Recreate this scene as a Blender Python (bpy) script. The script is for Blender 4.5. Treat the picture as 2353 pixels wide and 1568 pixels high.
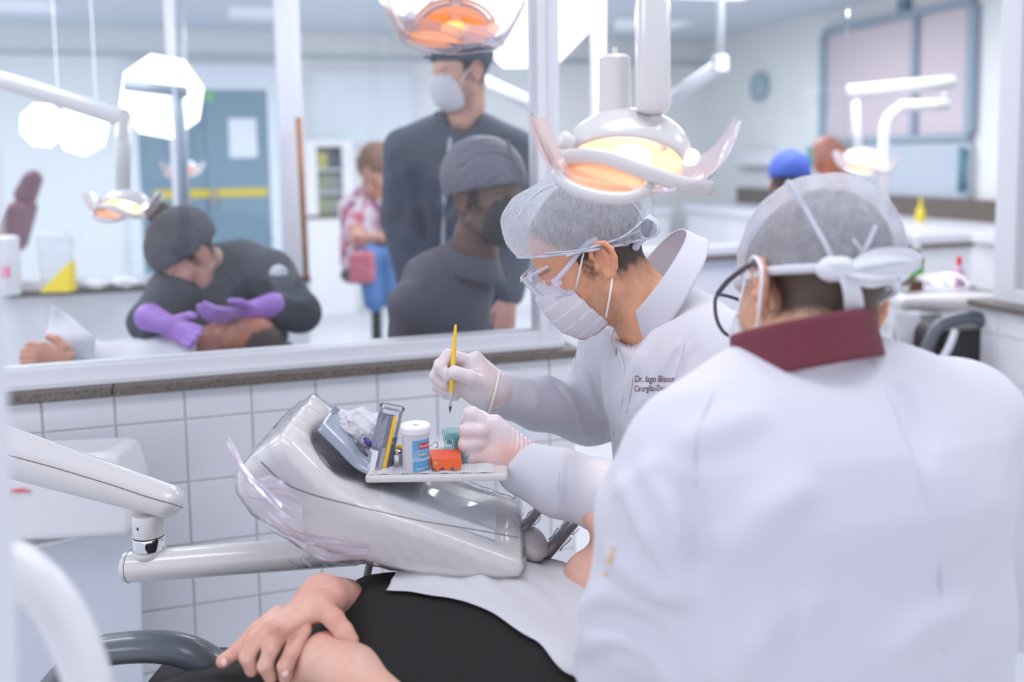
import bpy, math, random, time
import numpy as np
from mathutils import Vector, Matrix
from mathutils.bvhtree import BVHTree
random.seed(7); RNG = np.random.default_rng(7)
SC = bpy.context.scene; COL = SC.collection
for o in list(bpy.data.objects): bpy.data.objects.remove(o)

# ---------------------------------------------------------------- camera
F = 2100.0; IW, IH = 2353.0, 1568.0
PITCH = math.radians(5.0); ROLL = 0.015; CAMZ = 1.37; PY0 = 544.0
cf = np.array([0, math.cos(PITCH), -math.sin(PITCH)])
cu0 = np.array([0, math.sin(PITCH), math.cos(PITCH)]); cr0 = np.array([1., 0, 0])
cu = cu0*math.cos(ROLL)+cr0*math.sin(ROLL); cr = cr0*math.cos(ROLL)-cu0*math.sin(ROLL)
CP = np.array([0, 0, CAMZ])
cam_d = bpy.data.cameras.new('camera'); cam = bpy.data.objects.new('camera', cam_d); COL.objects.link(cam)
cam.matrix_world = Matrix(((cr[0], cu[0], -cf[0], CP[0]), (cr[1], cu[1], -cf[1], CP[1]), (cr[2], cu[2], -cf[2], CP[2]), (0, 0, 0, 1)))
cam_d.sensor_width = 36; cam_d.lens = F/IW*36; cam_d.shift_y = -(IH/2-PY0)/IW
cam_d.clip_start = .02
cam_d.dof.use_dof = True; cam_d.dof.focus_distance = 1.5; cam_d.dof.aperture_fstop = 1.75; cam_d.dof.aperture_blades = 8
SC.camera = cam

# ---------------------------------------------------------------- world, lights, exposure
wd = bpy.data.worlds.new('world'); SC.world = wd; wd.use_nodes = True
bg = wd.node_tree.nodes['Background']; bg.inputs[0].default_value = (.87, .885, 1, 1); bg.inputs[1].default_value = 1.55
SC.view_settings.view_transform = 'Standard'; SC.view_settings.look = 'None'
SC.view_settings.gamma = 1; SC.view_settings.use_curve_mapping = False; SC.view_settings.exposure = -0.22

# ---------------------------------------------------------------- placing helpers
def ray(px, py):
    return cf + cr*((px-IW/2)/F) - cu*((py-PY0)/F)
def P(px, py, Y):
    d = ray(px, py); return CP + d*(Y/d[1])
WA = math.atan(.31); WD = np.array([math.cos(WA), math.sin(WA), 0]); WN = np.array([-math.sin(WA), math.cos(WA), 0])
WO = np.array([0, 2.327, 0])
def Wp(u, v, z): return WO + WD*u + WN*v + np.array([0, 0, z])
def RW(px, py, v):
    d = ray(px, py); t = (v - np.dot(CP-WO, WN))/np.dot(d, WN); p = CP+d*t
    return float(np.dot(p-WO, WD)), float(p[2])
def RU(px, py, u):
    d = ray(px, py); t = (u - np.dot(CP-WO, WD))/np.dot(d, WD); p = CP+d*t
    return float(np.dot(p-WO, WN)), float(p[2])

for u, v in ((-2.4, -1.2), (0, -1.2), (2.4, -1.2), (-2.0, 1.2), (.6, 1.4), (2.2, 1.2), (-2.6, 3.7), (.3, 3.7), (2.2, 3.3)):
    ld = bpy.data.lights.new('ceiling_fill', 'AREA'); ld.shape = 'RECTANGLE'; ld.size = 1.25; ld.size_y = .6  # area lights added under the ceiling to fill the rooms
    ld.energy = 10 if v < 0 else (32 if v < 2 else 44); ld.color = (.93, .935, 1)
    lo = bpy.data.objects.new('ceiling_fill', ld); COL.objects.link(lo); lo.location = Wp(u, v, 2.44); lo.rotation_euler = (0, 0, WA)

# ---------------------------------------------------------------- materials
MATS = {}; TIMES = []
def lin(c):
    return tuple((x/255/12.92 if x/255 <= .04045 else ((x/255+.055)/1.055)**2.4) for x in c)
def mat(name, rgb, rough=.5, metal=0, noise=0, nscale=30, bump=0, bscale=60, emit=None, es=0, sss=0, spec=.5, coat=0, trans=0, vcol=False, alpha=1, transl=0, bdist=.004, sheen=0):
    if name in MATS: return MATS[name]
    m = bpy.data.materials.new(name); m.use_nodes = True; nt = m.node_tree; b = nt.nodes['Principled BSDF']
    c = lin(rgb)+(1,); b.inputs['Base Color'].default_value = c
    b.inputs['Roughness'].default_value = rough; b.inputs['Metallic'].default_value = metal
    b.inputs['Specular IOR Level'].default_value = spec; b.inputs['Coat Weight'].default_value = coat
    b.inputs['Transmission Weight'].default_value = trans; b.inputs['Alpha'].default_value = alpha
    if sheen: b.inputs['Sheen Weight'].default_value = sheen
    if sss:
        b.inputs['Subsurface Weight'].default_value = sss; b.inputs['Subsurface Radius'].default_value = (.012, .005, .003); b.inputs['Subsurface Scale'].default_value = 1
    if emit: b.inputs['Emission Color'].default_value = lin(emit)+(1,); b.inputs['Emission Strength'].default_value = es
    tc = nt.nodes.new('ShaderNodeTexCoord')
    src = None
    if vcol:
        a = nt.nodes.new('ShaderNodeAttribute'); a.attribute_name = 'Col'; src = a.outputs['Color']
    if noise:
        n = nt.nodes.new('ShaderNodeTexNoise'); n.inputs['Scale'].default_value = nscale; n.inputs['Detail'].default_value = 5
        nt.links.new(tc.outputs['Object'], n.inputs['Vector'])
        mp = nt.nodes.new('ShaderNodeMapRange'); mp.inputs['From Min'].default_value = .3; mp.inputs['From Max'].default_value = .7
        mp.inputs['To Min'].default_value = 1-noise; mp.inputs['To Max'].default_value = 1+noise*.6
        nt.links.new(n.outputs['Fac'], mp.inputs['Value'])
        mx = nt.nodes.new('ShaderNodeMix'); mx.data_type = 'RGBA'; mx.blend_type = 'MULTIPLY'; mx.inputs['Factor'].default_value = 1
        if src: nt.links.new(src, mx.inputs['A'])
        else: mx.inputs['A'].default_value = c
        nt.links.new(mp.outputs['Result'], mx.inputs['B']); src = mx.outputs['Result']
    if src: nt.links.new(src, b.inputs['Base Color'])
    if bump:
        n2 = nt.nodes.new('ShaderNodeTexNoise'); n2.inputs['Scale'].default_value = bscale; n2.inputs['Detail'].default_value = 4
        nt.links.new(tc.outputs['Object'], n2.inputs['Vector'])
        bp = nt.nodes.new('ShaderNodeBump'); bp.inputs['Strength'].default_value = bump; bp.inputs['Distance'].default_value = bdist
        nt.links.new(n2.outputs['Fac'], bp.inputs['Height']); nt.links.new(bp.outputs['Normal'], b.inputs['Normal'])
    if transl:
        tr = nt.nodes.new('ShaderNodeBsdfTranslucent'); tr.inputs[0].default_value = c
        ms = nt.nodes.new('ShaderNodeMixShader'); ms.inputs[0].default_value = transl
        nt.links.new(b.outputs[0], ms.inputs[1]); nt.links.new(tr.outputs[0], ms.inputs[2])
        nt.links.new(ms.outputs[0], nt.nodes['Material Output'].inputs['Surface'])
    MATS[name] = m; return m
def clear(name, tint=(255, 255, 255), base=.06, gloss=.05, bump=0, bscale=40, fres=1.45, milk=0, milkc=(240, 240, 245), bdist=.004):
    """thin clear sheet: see-through, fresnel gloss, optional milky share"""
    if name in MATS: return MATS[name]
    m = bpy.data.materials.new(name); m.use_nodes = True; nt = m.node_tree; nt.nodes.remove(nt.nodes['Principled BSDF'])
    tr = nt.nodes.new('ShaderNodeBsdfTransparent'); tr.inputs[0].default_value = lin(tint)+(1,)
    gl = nt.nodes.new('ShaderNodeBsdfGlossy'); gl.inputs['Roughness'].default_value = gloss; gl.inputs[0].default_value = (1, 1, 1, 1)
    fr = nt.nodes.new('ShaderNodeFresnel'); fr.inputs[0].default_value = fres
    ad = nt.nodes.new('ShaderNodeMath'); ad.operation = 'ADD'; ad.use_clamp = True; ad.inputs[1].default_value = base; nt.links.new(fr.outputs[0], ad.inputs[0])
    ms = nt.nodes.new('ShaderNodeMixShader'); nt.links.new(ad.outputs[0], ms.inputs[0]); nt.links.new(tr.outputs[0], ms.inputs[1]); nt.links.new(gl.outputs[0], ms.inputs[2])
    out = ms.outputs[0]
    if bump:
        tc = nt.nodes.new('ShaderNodeTexCoord'); n = nt.nodes.new('ShaderNodeTexNoise'); n.inputs['Scale'].default_value = bscale; n.inputs['Detail'].default_value = 3; n.inputs['Distortion'].default_value = 1.2
        nt.links.new(tc.outputs['Object'], n.inputs['Vector'])
        bp = nt.nodes.new('ShaderNodeBump'); bp.inputs['Strength'].default_value = bump; bp.inputs['Distance'].default_value = bdist
        nt.links.new(n.outputs['Fac'], bp.inputs['Height']); nt.links.new(bp.outputs[0], gl.inputs['Normal']); nt.links.new(bp.outputs[0], fr.inputs['Normal'])
    if milk:
        df = nt.nodes.new('ShaderNodeBsdfDiffuse'); df.inputs[0].default_value = lin(milkc)+(1,)
        tl = nt.nodes.new('ShaderNodeBsdfTranslucent'); tl.inputs[0].default_value = lin(milkc)+(1,)
        m0 = nt.nodes.new('ShaderNodeMixShader'); m0.inputs[0].default_value = .5; nt.links.new(df.outputs[0], m0.inputs[1]); nt.links.new(tl.outputs[0], m0.inputs[2])
        m2 = nt.nodes.new('ShaderNodeMixShader'); m2.inputs[0].default_value = milk; nt.links.new(out, m2.inputs[1]); nt.links.new(m0.outputs[0], m2.inputs[2]); out = m2.outputs[0]
    nt.links.new(out, nt.nodes['Material Output'].inputs['Surface'])
    MATS[name] = m; return m
M_WHITE = mat('white_plastic', (226, 226, 229), .28, coat=.3)
M_CREAM = mat('cream_plastic', (216, 213, 213), .22, coat=.5)
M_ALU = mat('white_aluminium', (222, 222, 228), .4)
M_GRAN = mat('granite', (112, 103, 96), .35, noise=.55, nscale=160)
M_TILE = mat('white_tile', (226, 227, 232), .12, coat=.4)
M_GROUT = mat('grout', (186, 184, 184), .9)
M_GLASS = clear('window_glass', (252, 254, 255), 0, 0, fres=1.33)
M_WALL = mat('wall_paint', (232, 235, 234), .8, noise=.02, nscale=3)
M_CEIL = mat('ceiling_paint', (214, 220, 228), .9)
M_FLOOR = mat('floor_vinyl', (205, 208, 212), .35, noise=.05, nscale=8)
M_CHROME = mat('chrome', (225, 225, 228), .08, metal=1)
M_STEEL = mat('steel', (190, 190, 192), .25, metal=1)
M_DARK = mat('dark_rubber', (60, 62, 66), .5)
M_PAPER = mat('white_paper', (236, 236, 240), .8, transl=.25, bump=.25, bscale=35)
M_WRAP = clear('plastic_wrap', (254, 254, 254), 0, .1, bump=.35, bscale=22, fres=1.12, milk=.04)
M_CLEAR = clear('clear_plastic', (250, 250, 252), .02, .05, fres=1.3, milk=.03)

# ---------------------------------------------------------------- mesh helpers
class MB:
    def __init__(s): s.v = []; s.f = []
    def add(s, vs, fs):
        n = len(s.v); s.v.extend([tuple(map(float, x)) for x in vs]); s.f.extend([tuple(i+n for i in f) for f in fs]); return s
    def hexa(s, p):
        return s.add(p, [(0, 3, 2, 1), (4, 5, 6, 7), (0, 1, 5, 4), (1, 2, 6, 5), (2, 3, 7, 6), (3, 0, 4, 7)])
    def box(s, c, h, ax=None):
        ax = np.eye(3) if ax is None else np.array(ax); c = np.array(c); h = np.array(h)
        p = [c+ax[0]*h[0]*a+ax[1]*h[1]*b+ax[2]*h[2]*d for d in (-1, 1) for a, b in ((-1, -1), (1, -1), (1, 1), (-1, 1))]
        return s.hexa(p)
    def wbox(s, u0, u1, v0, v1, z0, z1):
        return s.hexa([Wp(u, v, z) for z in (z0, z1) for u, v in ((u0, v0), (u1, v0), (u1, v1), (u0, v1))])
    def tube(s, pts, r, n=12, cap=True, flat=None):
        pts = [np.array(p, float) for p in pts]; m = len(pts); rs = r if hasattr(r, '__len__') else [r]*m
        tan = [pts[min(i+1, m-1)]-pts[max(i-1, 0)] for i in range(m)]; tan = [t/np.linalg.norm(t) for t in tan]
        ref = np.array([0, 0, 1.]) if abs(tan[0][2]) < .9 else np.array([1., 0, 0])
        if flat is not None: ref = np.array(flat[0], float)
        a = ref-tan[0]*np.dot(ref, tan[0]); a /= np.linalg.norm(a); vs = []
        for i in range(m):
            a = a-tan[i]*np.dot(a, tan[i]); a /= np.linalg.norm(a); b = np.cross(tan[i], a)
            for k in range(n):
                th = 2*math.pi*k/n; fb = 1 if flat is None else flat[1]
                vs.append(pts[i]+rs[i]*(a*math.cos(th)+b*math.sin(th)*fb))
        fs = [(i*n+k, i*n+(k+1) % n, (i+1)*n+(k+1) % n, (i+1)*n+k) for i in range(m-1) for k in range(n)]
        if cap: fs += [tuple(range(n-1, -1, -1)), tuple((m-1)*n+k for k in range(n))]
        return s.add(vs, fs)
    def lathe(s, o, ax, prof, n=28, cap=True):
        """prof: list of (radius, height) along axis ax from o"""
        ax = np.array(ax, float); ax /= np.linalg.norm(ax); o = np.array(o, float)
        ref = np.array([1., 0, 0]) if abs(ax[0]) < .9 else np.array([0, 1., 0]); a = np.cross(ax, ref); a /= np.linalg.norm(a); b = np.cross(ax, a)
        vs = [o+ax*h+r*(a*math.cos(2*math.pi*k/n)+b*math.sin(2*math.pi*k/n)) for r, h in prof for k in range(n)]; m = len(prof)
        fs = [(i*n+k, i*n+(k+1) % n, (i+1)*n+(k+1) % n, (i+1)*n+k) for i in range(m-1) for k in range(n)]
        if cap: fs += [tuple(range(n-1, -1, -1)), tuple((m-1)*n+k for k in range(n))]
        return s.add(vs, fs)
    def grid(s, fn, nu, nv, closed=False):
        vs = [fn(i/(nu-1), j/(nv-1)) for i in range(nu) for j in range(nv)]
        fs = [(i*nv+j, (i+1)*nv+j, (i+1)*nv+j+1, i*nv+j+1) for i in range(nu-1) for j in range(nv-1)]
        return s.add(vs, fs)
    def prism(s, pts, d):
        """pts: 3D outline, d: extrusion vector"""
        n = len(pts); d = np.array(d); vs = [np.array(p) for p in pts]+[np.array(p)+d for p in pts]
        return s.add(vs, [tuple(range(n-1, -1, -1)), tuple(range(n, 2*n))]+[(k, (k+1) % n, (k+1) % n+n, k+n) for k in range(n)])
def newmesh(name, v, f, smooth=False):
    me = bpy.data.meshes.new(name)
    if isinstance(v, np.ndarray):
        f = np.asarray(f, np.int32); me.vertices.add(len(v)); me.vertices.foreach_set('co', v.astype(np.float32).ravel())
        me.loops.add(f.size); me.loops.foreach_set('vertex_index', f.ravel()); me.polygons.add(len(f))
        me.polygons.foreach_set('loop_start', np.arange(0, f.size, f.shape[1], dtype=np.int32))
        me.update(calc_edges=True)
    else: me.from_pydata(v, [], f)
    if smooth: me.polygons.foreach_set('use_smooth', np.ones(len(me.polygons), bool))
    me.update(); return me
def link(o, parent=None):
    COL.objects.link(o)
    if parent is not None:
        o.parent = parent
        if parent.type == 'EMPTY': o.matrix_parent_inverse = Matrix.Translation(-parent.location)
    return o
def ob(name, mb, m, parent=None, smooth=False, bevel=0, solid=0, sub=0, auto=None):
    me = newmesh(name, mb.v, mb.f, smooth) if isinstance(mb, MB) else mb
    if m is not None: me.materials.append(m)
    o = bpy.data.objects.new(name, me); link(o, parent)
    if solid: d = o.modifiers.new('solid', 'SOLIDIFY'); d.thickness = solid; d.offset = 0
    if bevel:
        d = o.modifiers.new('bevel', 'BEVEL'); d.width = bevel; d.segments = 2; d.limit_method = 'ANGLE'; d.angle_limit = .6
    if sub: d = o.modifiers.new('sub', 'SUBSURF'); d.levels = sub; d.render_levels = sub
    if auto: 
        me.polygons.foreach_set('use_smooth', np.ones(len(me.polygons), bool)); me.set_sharp_from_angle(angle=auto)
    return o
def tag(o, label, cat, group=None):
    o['label'] = label; o['category'] = cat
    if group: o['group'] = group
    return o
def thing(name, loc, label, cat, group=None):
    o = bpy.data.objects.new(name, None); o.empty_display_size = .05; o.location = Vector([float(x) for x in loc]); COL.objects.link(o); return tag(o, label, cat, group)
def struct(o, label=None):
    o['kind'] = 'structure'
    if label: o['label'] = label
    return o
def sroot(name, label=None):
    o = bpy.data.objects.new(name, None); COL.objects.link(o); return struct(o, label)
def nrm(v): v = np.array(v, float); return v/np.linalg.norm(v)
def lerp(a, b, t): return np.array(a)*(1-t)+np.array(b)*t
def spline(pts, n=8):
    p = [np.array(x, float) for x in pts]; p = [2*p[0]-p[1]]+p+[2*p[-1]-p[-2]]; out = []
    for i in range(1, len(p)-2):
        for k in range(n):
            t = k/n; out.append(.5*(2*p[i]+(p[i+1]-p[i-1])*t+(2*p[i-1]-5*p[i]+4*p[i+1]-p[i+2])*t*t+(-p[i-1]+3*p[i]-3*p[i+1]+p[i+2])*t**3))
    out.append(p[-2]); return out

# ---------------------------------------------------------------- implicit surfaces -> one continuous mesh
def smin(a, b, k):
    if k <= 0: return np.minimum(a, b)
    h = np.clip(.5+.5*(b-a)/k, 0, 1); return b+(a-b)*h-k*h*(1-h)
def smax(a, b, k): return -smin(-a, -b, k)
def rc(a, b, r1, r2=None):
    a = np.array(a, float); b = np.array(b, float); r2 = r1 if r2 is None else r2; ab = b-a; L = max(np.dot(ab, ab), 1e-9)
    def f(p):
        q = p-a; t = np.clip(q@ab/L, 0, 1); return np.linalg.norm(q-t[:, None]*ab, axis=1)-(r1+(r2-r1)*t)
    return f
def chain(pts, rs, k=0):
    fs = [rc(pts[i], pts[i+1], rs[i], rs[i+1]) for i in range(len(pts)-1)]
    def f(p):
        d = fs[0](p)
        for g in fs[1:]: d = smin(d, g(p), k)
        return d
    return f
def ell(c, r, R=None):
    c = np.array(c, float); r = np.array(r, float); R = np.eye(3) if R is None else np.array(R)
    def f(p):
        q = (p-c)@R; k0 = np.linalg.norm(q/r, axis=1); k1 = np.linalg.norm(q/(r*r), axis=1)+1e-9; return k0*(k0-1)/k1
    return f
def erc(a, b, w1, t1, w2, t2, side):
    """elliptic tapered limb: half width w along 'side', half thickness t across"""
    a = np.array(a, float); b = np.array(b, float); ab = b-a; L = np.linalg.norm(ab); ax = ab/L
    s = np.array(side, float); s = s-ax*np.dot(s, ax); s /= np.linalg.norm(s); n = np.cross(ax, s)
    def f(p):
        q = p-a; h = q@ax; t = np.clip(h/L, 0, 1); w = w1+(w2-w1)*t; th = t1+(t2-t1)*t
        e = np.maximum(np.maximum(-h, h-L), 0); m = np.minimum(w, th)
        x = (q@s)/w; y = (q@n)/th; z = e/m; k0 = np.sqrt(x*x+y*y+z*z)
        k1 = np.sqrt((x/w)**2+(y/th)**2+(z/m)**2)+1e-9; return k0*(k0-1)/k1
    return f
def loft(secs, side, k=.03):
    fs = [erc(secs[i][0], secs[i+1][0], secs[i][1], secs[i][2], secs[i+1][1], secs[i+1][2], side) for i in range(len(secs)-1)]
    def f(p):
        d = fs[0](p)
        for g in fs[1:]: d = smin(d, g(p), k)
        return d
    return f
def plane(o, n):
    o = np.array(o, float); n = nrm(n); return lambda p: (p-o)@n
def rbox(c, h, r, R=None):
    c = np.array(c, float); h = np.array(h, float)-r; R = np.eye(3) if R is None else np.array(R)
    def f(p):
        q = np.abs((p-c)@R)-h; return np.linalg.norm(np.maximum(q, 0), axis=1)+np.minimum(q.max(1), 0)-r
    return f
class Sdf:
    def __init__(s): s.ops = []
    def u(s, f, k=.0): s.ops.append(('u', f, k)); return s
    def c(s, f, k=.0): s.ops.append(('c', f, k)); return s       # carve
    def i(s, f, k=.0): s.ops.append(('i', f, k)); return s
    def disp(s, g): s.ops.append(('d', g, 0)); return s
    def __call__(s, p):
        d = None
        for o, f, k in s.ops:
            if o == 'd': d = d+f(p, d); continue
            e = f(p)
            if d is None: d = e
            elif o == 'u': d = smin(d, e, k)
            elif o == 'c': d = smax(d, -e, k)
            else: d = smax(d, e, k)
        return d
def surfnet(f, lo, hi, h, slack=1.6):
    lo, hi = np.minimum(lo, hi).astype(float), np.maximum(lo, hi).astype(float); B = 8
    nb = np.maximum(np.ceil((hi-lo)/h/B).astype(int), 1); n = nb*B
    ii = [np.arange(k) for k in nb]; I, J, K = np.meshgrid(*ii, indexing='ij'); cb = np.stack([I, J, K], -1).reshape(-1, 3)
    dc = np.concatenate([f(lo+(q*B+(B-1)/2)*h) for q in np.array_split(cb, max(1, len(cb)//200000+1))])
    act = np.abs(dc) < B*h*.87*slack+h
    S = np.repeat(np.repeat(np.repeat(dc.reshape(nb).astype(np.float32), B, 0), B, 1), B, 2)
    off = np.stack(np.meshgrid(*[np.arange(B)]*3, indexing='ij'), -1).reshape(-1, 3)
    for q in np.array_split(cb[act], max(1, act.sum()//400+1)):
        if len(q) == 0: continue
        g = (q[:, None, :]*B+off[None]).reshape(-1, 3); S[g[:, 0], g[:, 1], g[:, 2]] = f(lo+g*h)
    s = S < 0; cnt = sum(s[a:n[0]-1+a, b:n[1]-1+b, c:n[2]-1+c].astype(np.int8) for a in (0, 1) for b in (0, 1) for c in (0, 1))
    cell = np.argwhere((cnt > 0) & (cnt < 8)); idx = -np.ones(cnt.shape, np.int32); idx[cell[:, 0], cell[:, 1], cell[:, 2]] = np.arange(len(cell))
    acc = np.zeros((len(cell), 3)); num = np.zeros(len(cell)); cor = [(a, b, c) for a in (0, 1) for b in (0, 1) for c in (0, 1)]
    val = {q: S[cell[:, 0]+q[0], cell[:, 1]+q[1], cell[:, 2]+q[2]].astype(float) for q in cor}
    for q in cor:
        for ax in range(3):
            if q[ax] == 0:
                r = list(q); r[ax] = 1; r = tuple(r); m = (val[q] < 0) != (val[r] < 0)
                t = np.where(m, val[q]/(val[q]-val[r]+1e-12), 0); p = np.tile(np.array(q, float), (len(cell), 1)); p[:, ax] += t
                acc += p*m[:, None]; num += m
    V = lo+(cell+acc/num[:, None])*h; faces = []
    for ax in range(3):
        b, c = (ax+1) % 3, (ax+2) % 3
        sl0 = [slice(None)]*3; sl1 = [slice(None)]*3; sl0[ax] = slice(0, -1); sl1[ax] = slice(1, None)
        e = np.argwhere(s[tuple(sl0)] != s[tuple(sl1)])
        e = e[(e[:, b] > 0) & (e[:, c] > 0) & (e[:, b] < n[b]-1) & (e[:, c] < n[c]-1)]
        if len(e) == 0: continue
        def gi(db, dcc):
            q = e.copy(); q[:, b] -= db; q[:, c] -= dcc; return idx[q[:, 0], q[:, 1], q[:, 2]]
        quad = np.stack([gi(1, 1), gi(0, 1), gi(0, 0), gi(1, 0)], 1); inside = s[e[:, 0], e[:, 1], e[:, 2]]
        quad[~inside] = quad[~inside][:, ::-1]; faces.append(quad)
    Fc = np.concatenate(faces); Fc = Fc[(Fc >= 0).all(1)]
    return V, Fc
def iso(name, f, lo, hi, h, m, parent=None, color=None, slack=1.6):
    t0_ = time.time(); V, Fc = surfnet(f, lo, hi, h, slack); me = newmesh(name, V, Fc, True); me.materials.append(m)
    TIMES.append((time.time()-t0_, name, len(V)))
    if color is not None:
        c = np.ones((len(V), 4), np.float32); c[:, :3] = color(V)
        at = me.color_attributes.new('Col', 'FLOAT_COLOR', 'POINT'); at.data.foreach_set('color', c.ravel())
    o = bpy.data.objects.new(name, me); link(o, parent); return o
def vnoise(p, s, seed=0):
    """cheap smooth noise from sines"""
    r = np.random.default_rng(seed); o = np.zeros(len(p))
    for k in range(6):
        d = r.normal(size=3); d /= np.linalg.norm(d); o += np.sin(p@d*s*(1+.35*k)+r.uniform(0, 6.28))
    return o/6
# ================================================================ THE SETTING
T = .15
struct(ob('floor', MB().wbox(-5.2, 4.2, -4, 6.4, -.08, 0), M_FLOOR))
struct(ob('ceiling', MB().wbox(-5.2, 4.2, -4, 6.4, 2.5, 2.6), M_CEIL))
wb = struct(ob('wall_back', MB().wbox(-5.2, 4.15, 6.2, 6.35, 0, 2.5), M_WALL))
struct(ob('wall_right', MB().wbox(4.0, 4.15, -4, 6.2, 0, 2.5), M_WALL))
u0, _ = RW(30, 870, 0); UE, _ = RW(1318, 800, 0); _, SZ = RW(450, 897, -.022)    # sill underside height
UB0 = -1.9

def tiled(name, u0, u1, v0, v1, top, side, ulines, zlines):
    """low wall with separately built tiles on the face v=v0 (side 'v') or u=u0 (side 'u')"""
    w = struct(ob(name, MB().wbox(u0, u1, v0, v1, 0, top), M_GROUT))
    cache = {}
    for i in range(len(ulines)-1):
        for j in range(len(zlines)-1):
            a, b = ulines[i], ulines[i+1]; z1, z0 = zlines[j], zlines[j+1]; g = .0013
            key = (round(b-a, 4), round(z1-z0, 4))
            if key not in cache:
                hw, hh = key[0]/2-g, key[1]/2-g; bv = .002
                q = [(-hw, .0, -hh), (hw, 0, -hh), (hw, 0, hh), (-hw, 0, hh)]; r = [(-hw+bv, -.0035, -hh+bv), (hw-bv, -.0035, -hh+bv), (hw-bv, -.0035, hh-bv), (-hw+bv, -.0035, hh-bv)]
                me = newmesh('tile', q+r, [(0, 1, 5, 4), (1, 2, 6, 5), (2, 3, 7, 6), (3, 0, 4, 7), (4, 5, 6, 7)]); me.materials.append(M_TILE); cache[key] = me
            o = bpy.data.objects.new('tile', cache[key]); COL.objects.link(o); o.parent = w
            if side == 'v':
                o.location = Wp((a+b)/2, v0, (z0+z1)/2); o.rotation_euler = (random.uniform(-.003, .003), 0, WA+random.uniform(-.004, .004))
            else:
                o.location = Wp(u0, (a+b)/2, (z0+z1)/2); o.rotation_euler = (random.uniform(-.003, .003), 0, WA-math.pi/2+random.uniform(-.004, .004))
    return w
uj, zj = RW(426, 964, 0)
zl = [SZ, zj]+[zj-T*k for k in range(1, 7) if zj-T*k > -.1]; zl[-1] = max(zl[-1], 0)
ul = [uj+T*k for k in range(-8, 12)]; ul = [UB0]+[u for u in ul if UB0 < u < UE-.02]+[UE]
wp = tiled('wall_partition', UB0, UE, .0, .12, SZ, 'v', ul, zl); wp['label'] = 'white tiled low wall under the glass partition'
gm = sroot('trim_1', 'brown speckled granite sill of the tiled low wall')
us, _ = RW(258, 890, -.02)
for a, b in ((UB0, us-.001), (us+.001, UE+.012)):
    ob('granite_slab', MB().wbox(a, b, -.022, .14, SZ, SZ+.023), M_GRAN, gm, bevel=.003)
# aluminium frame with glass above the sill
wf = sroot('window_1', 'white aluminium framed glass partition above the granite sill'); Z0 = SZ+.023
pu0, _ = RW(1240, 700, .02); pu1, _ = RW(1290, 700, .02)
ob('bottom_rail', MB().wbox(UB0, pu1, .02, .09, Z0, Z0+.045).wbox(UB0, pu1+.004, .008, .1, Z0, Z0+.016), M_ALU, wf, bevel=.003)
ob('post', MB().wbox(pu0, pu1, .015, .095, Z0, 2.5).wbox((pu0+pu1)/2-.004, (pu0+pu1)/2+.004, .009, .015, Z0+.05, 2.5), M_ALU, wf, bevel=.003)
ob('glass_pane', MB().wbox(UB0, pu0, .052, .056, Z0+.045, 2.49), M_GLASS, wf)
ob('top_rail', MB().wbox(UB0, pu1, .02, .09, 2.455, 2.5), M_ALU, wf, bevel=.003)

# second glass partition behind the first treatment bay
V2 = 1.8
ue2, _ = RW(708, 640, V2); _, sz2 = RW(300, 652, V2)
sz2 = SZ
w2 = struct(ob('wall_partition_far', MB().wbox(-4.2, ue2, V2, V2+.12, 0, sz2), M_TILE), 'white low wall of the far glass partition')
struct(ob('trim_2', MB().wbox(-4.2, ue2+.01, V2-.02, V2+.14, sz2, sz2+.023), M_GRAN), 'dark granite sill of the far low wall')
w2f = sroot('window_2', 'far glass partition with white posts'); pa, _ = RW(640, 300, V2); pb, _ = RW(672, 300, V2)
ob('post', MB().wbox(pa, pb, V2, V2+.07, sz2, 2.5), M_ALU, w2f, bevel=.003)
ob('post', MB().wbox(ue2-.045, ue2, V2, V2+.07, sz2, 2.5), M_ALU, w2f, bevel=.003)
ob('bottom_rail', MB().wbox(-4.2, ue2, V2+.01, V2+.06, sz2+.023, sz2+.06), M_ALU, w2f)
ob('glass_pane', MB().wbox(-4.2, pa, V2+.03, V2+.034, sz2+.06, 2.49), M_GLASS, w2f)
pc, _ = RW(402, 330, V2); 
ob('post', MB().wbox(pc-.02, pc+.02, V2+.01, V2+.06, sz2, 2.5), M_ALU, w2f)
ub, _ = RW(686, 270, V2-.05); uc, zc = RW(704, 622, V2-.05); _, zt = RW(686, 270, V2-.05)
pole = ob('wooden_pole', MB().tube([Wp(ub, V2-.05, zt), Wp(uc, V2-.035, sz2+.023)], .013, 10), mat('pole_wood', (156, 104, 66), .6, noise=.3, nscale=40), smooth=True)
tag(pole, 'thin brown wooden pole leaning upright by the far white post', 'pole')

# right-hand low partition running deeper into the room
w3 = struct(ob('wall_partition_right', MB().wbox(.75, 3.2, V2, V2+.12, 0, SZ), M_TILE), 'white low wall behind the two dentists on the right')
struct(ob('trim_3', MB().wbox(.73, 3.2, V2-.02, V2+.14, SZ, SZ+.023), M_GRAN), 'dark granite sill behind the two dentists')
wf3 = sroot('window_3', 'white rail and frame over the right low wall')
ob('bottom_rail', MB().wbox(.75, 3.2, V2, V2+.08, SZ+.023, SZ+.07), M_ALU, wf3, bevel=.003)
a, _ = RW(1370, 60, V2); b, _ = RW(1392, 60, V2)
ob('post', MB().wbox(a, b, V2, V2+.07, SZ, 2.5), M_ALU, wf3, bevel=.003)
ob('glass_pane', MB().wbox(b, 2.4, V2+.035, V2+.039, SZ+.07, 2.49), M_GLASS, wf3)
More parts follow.
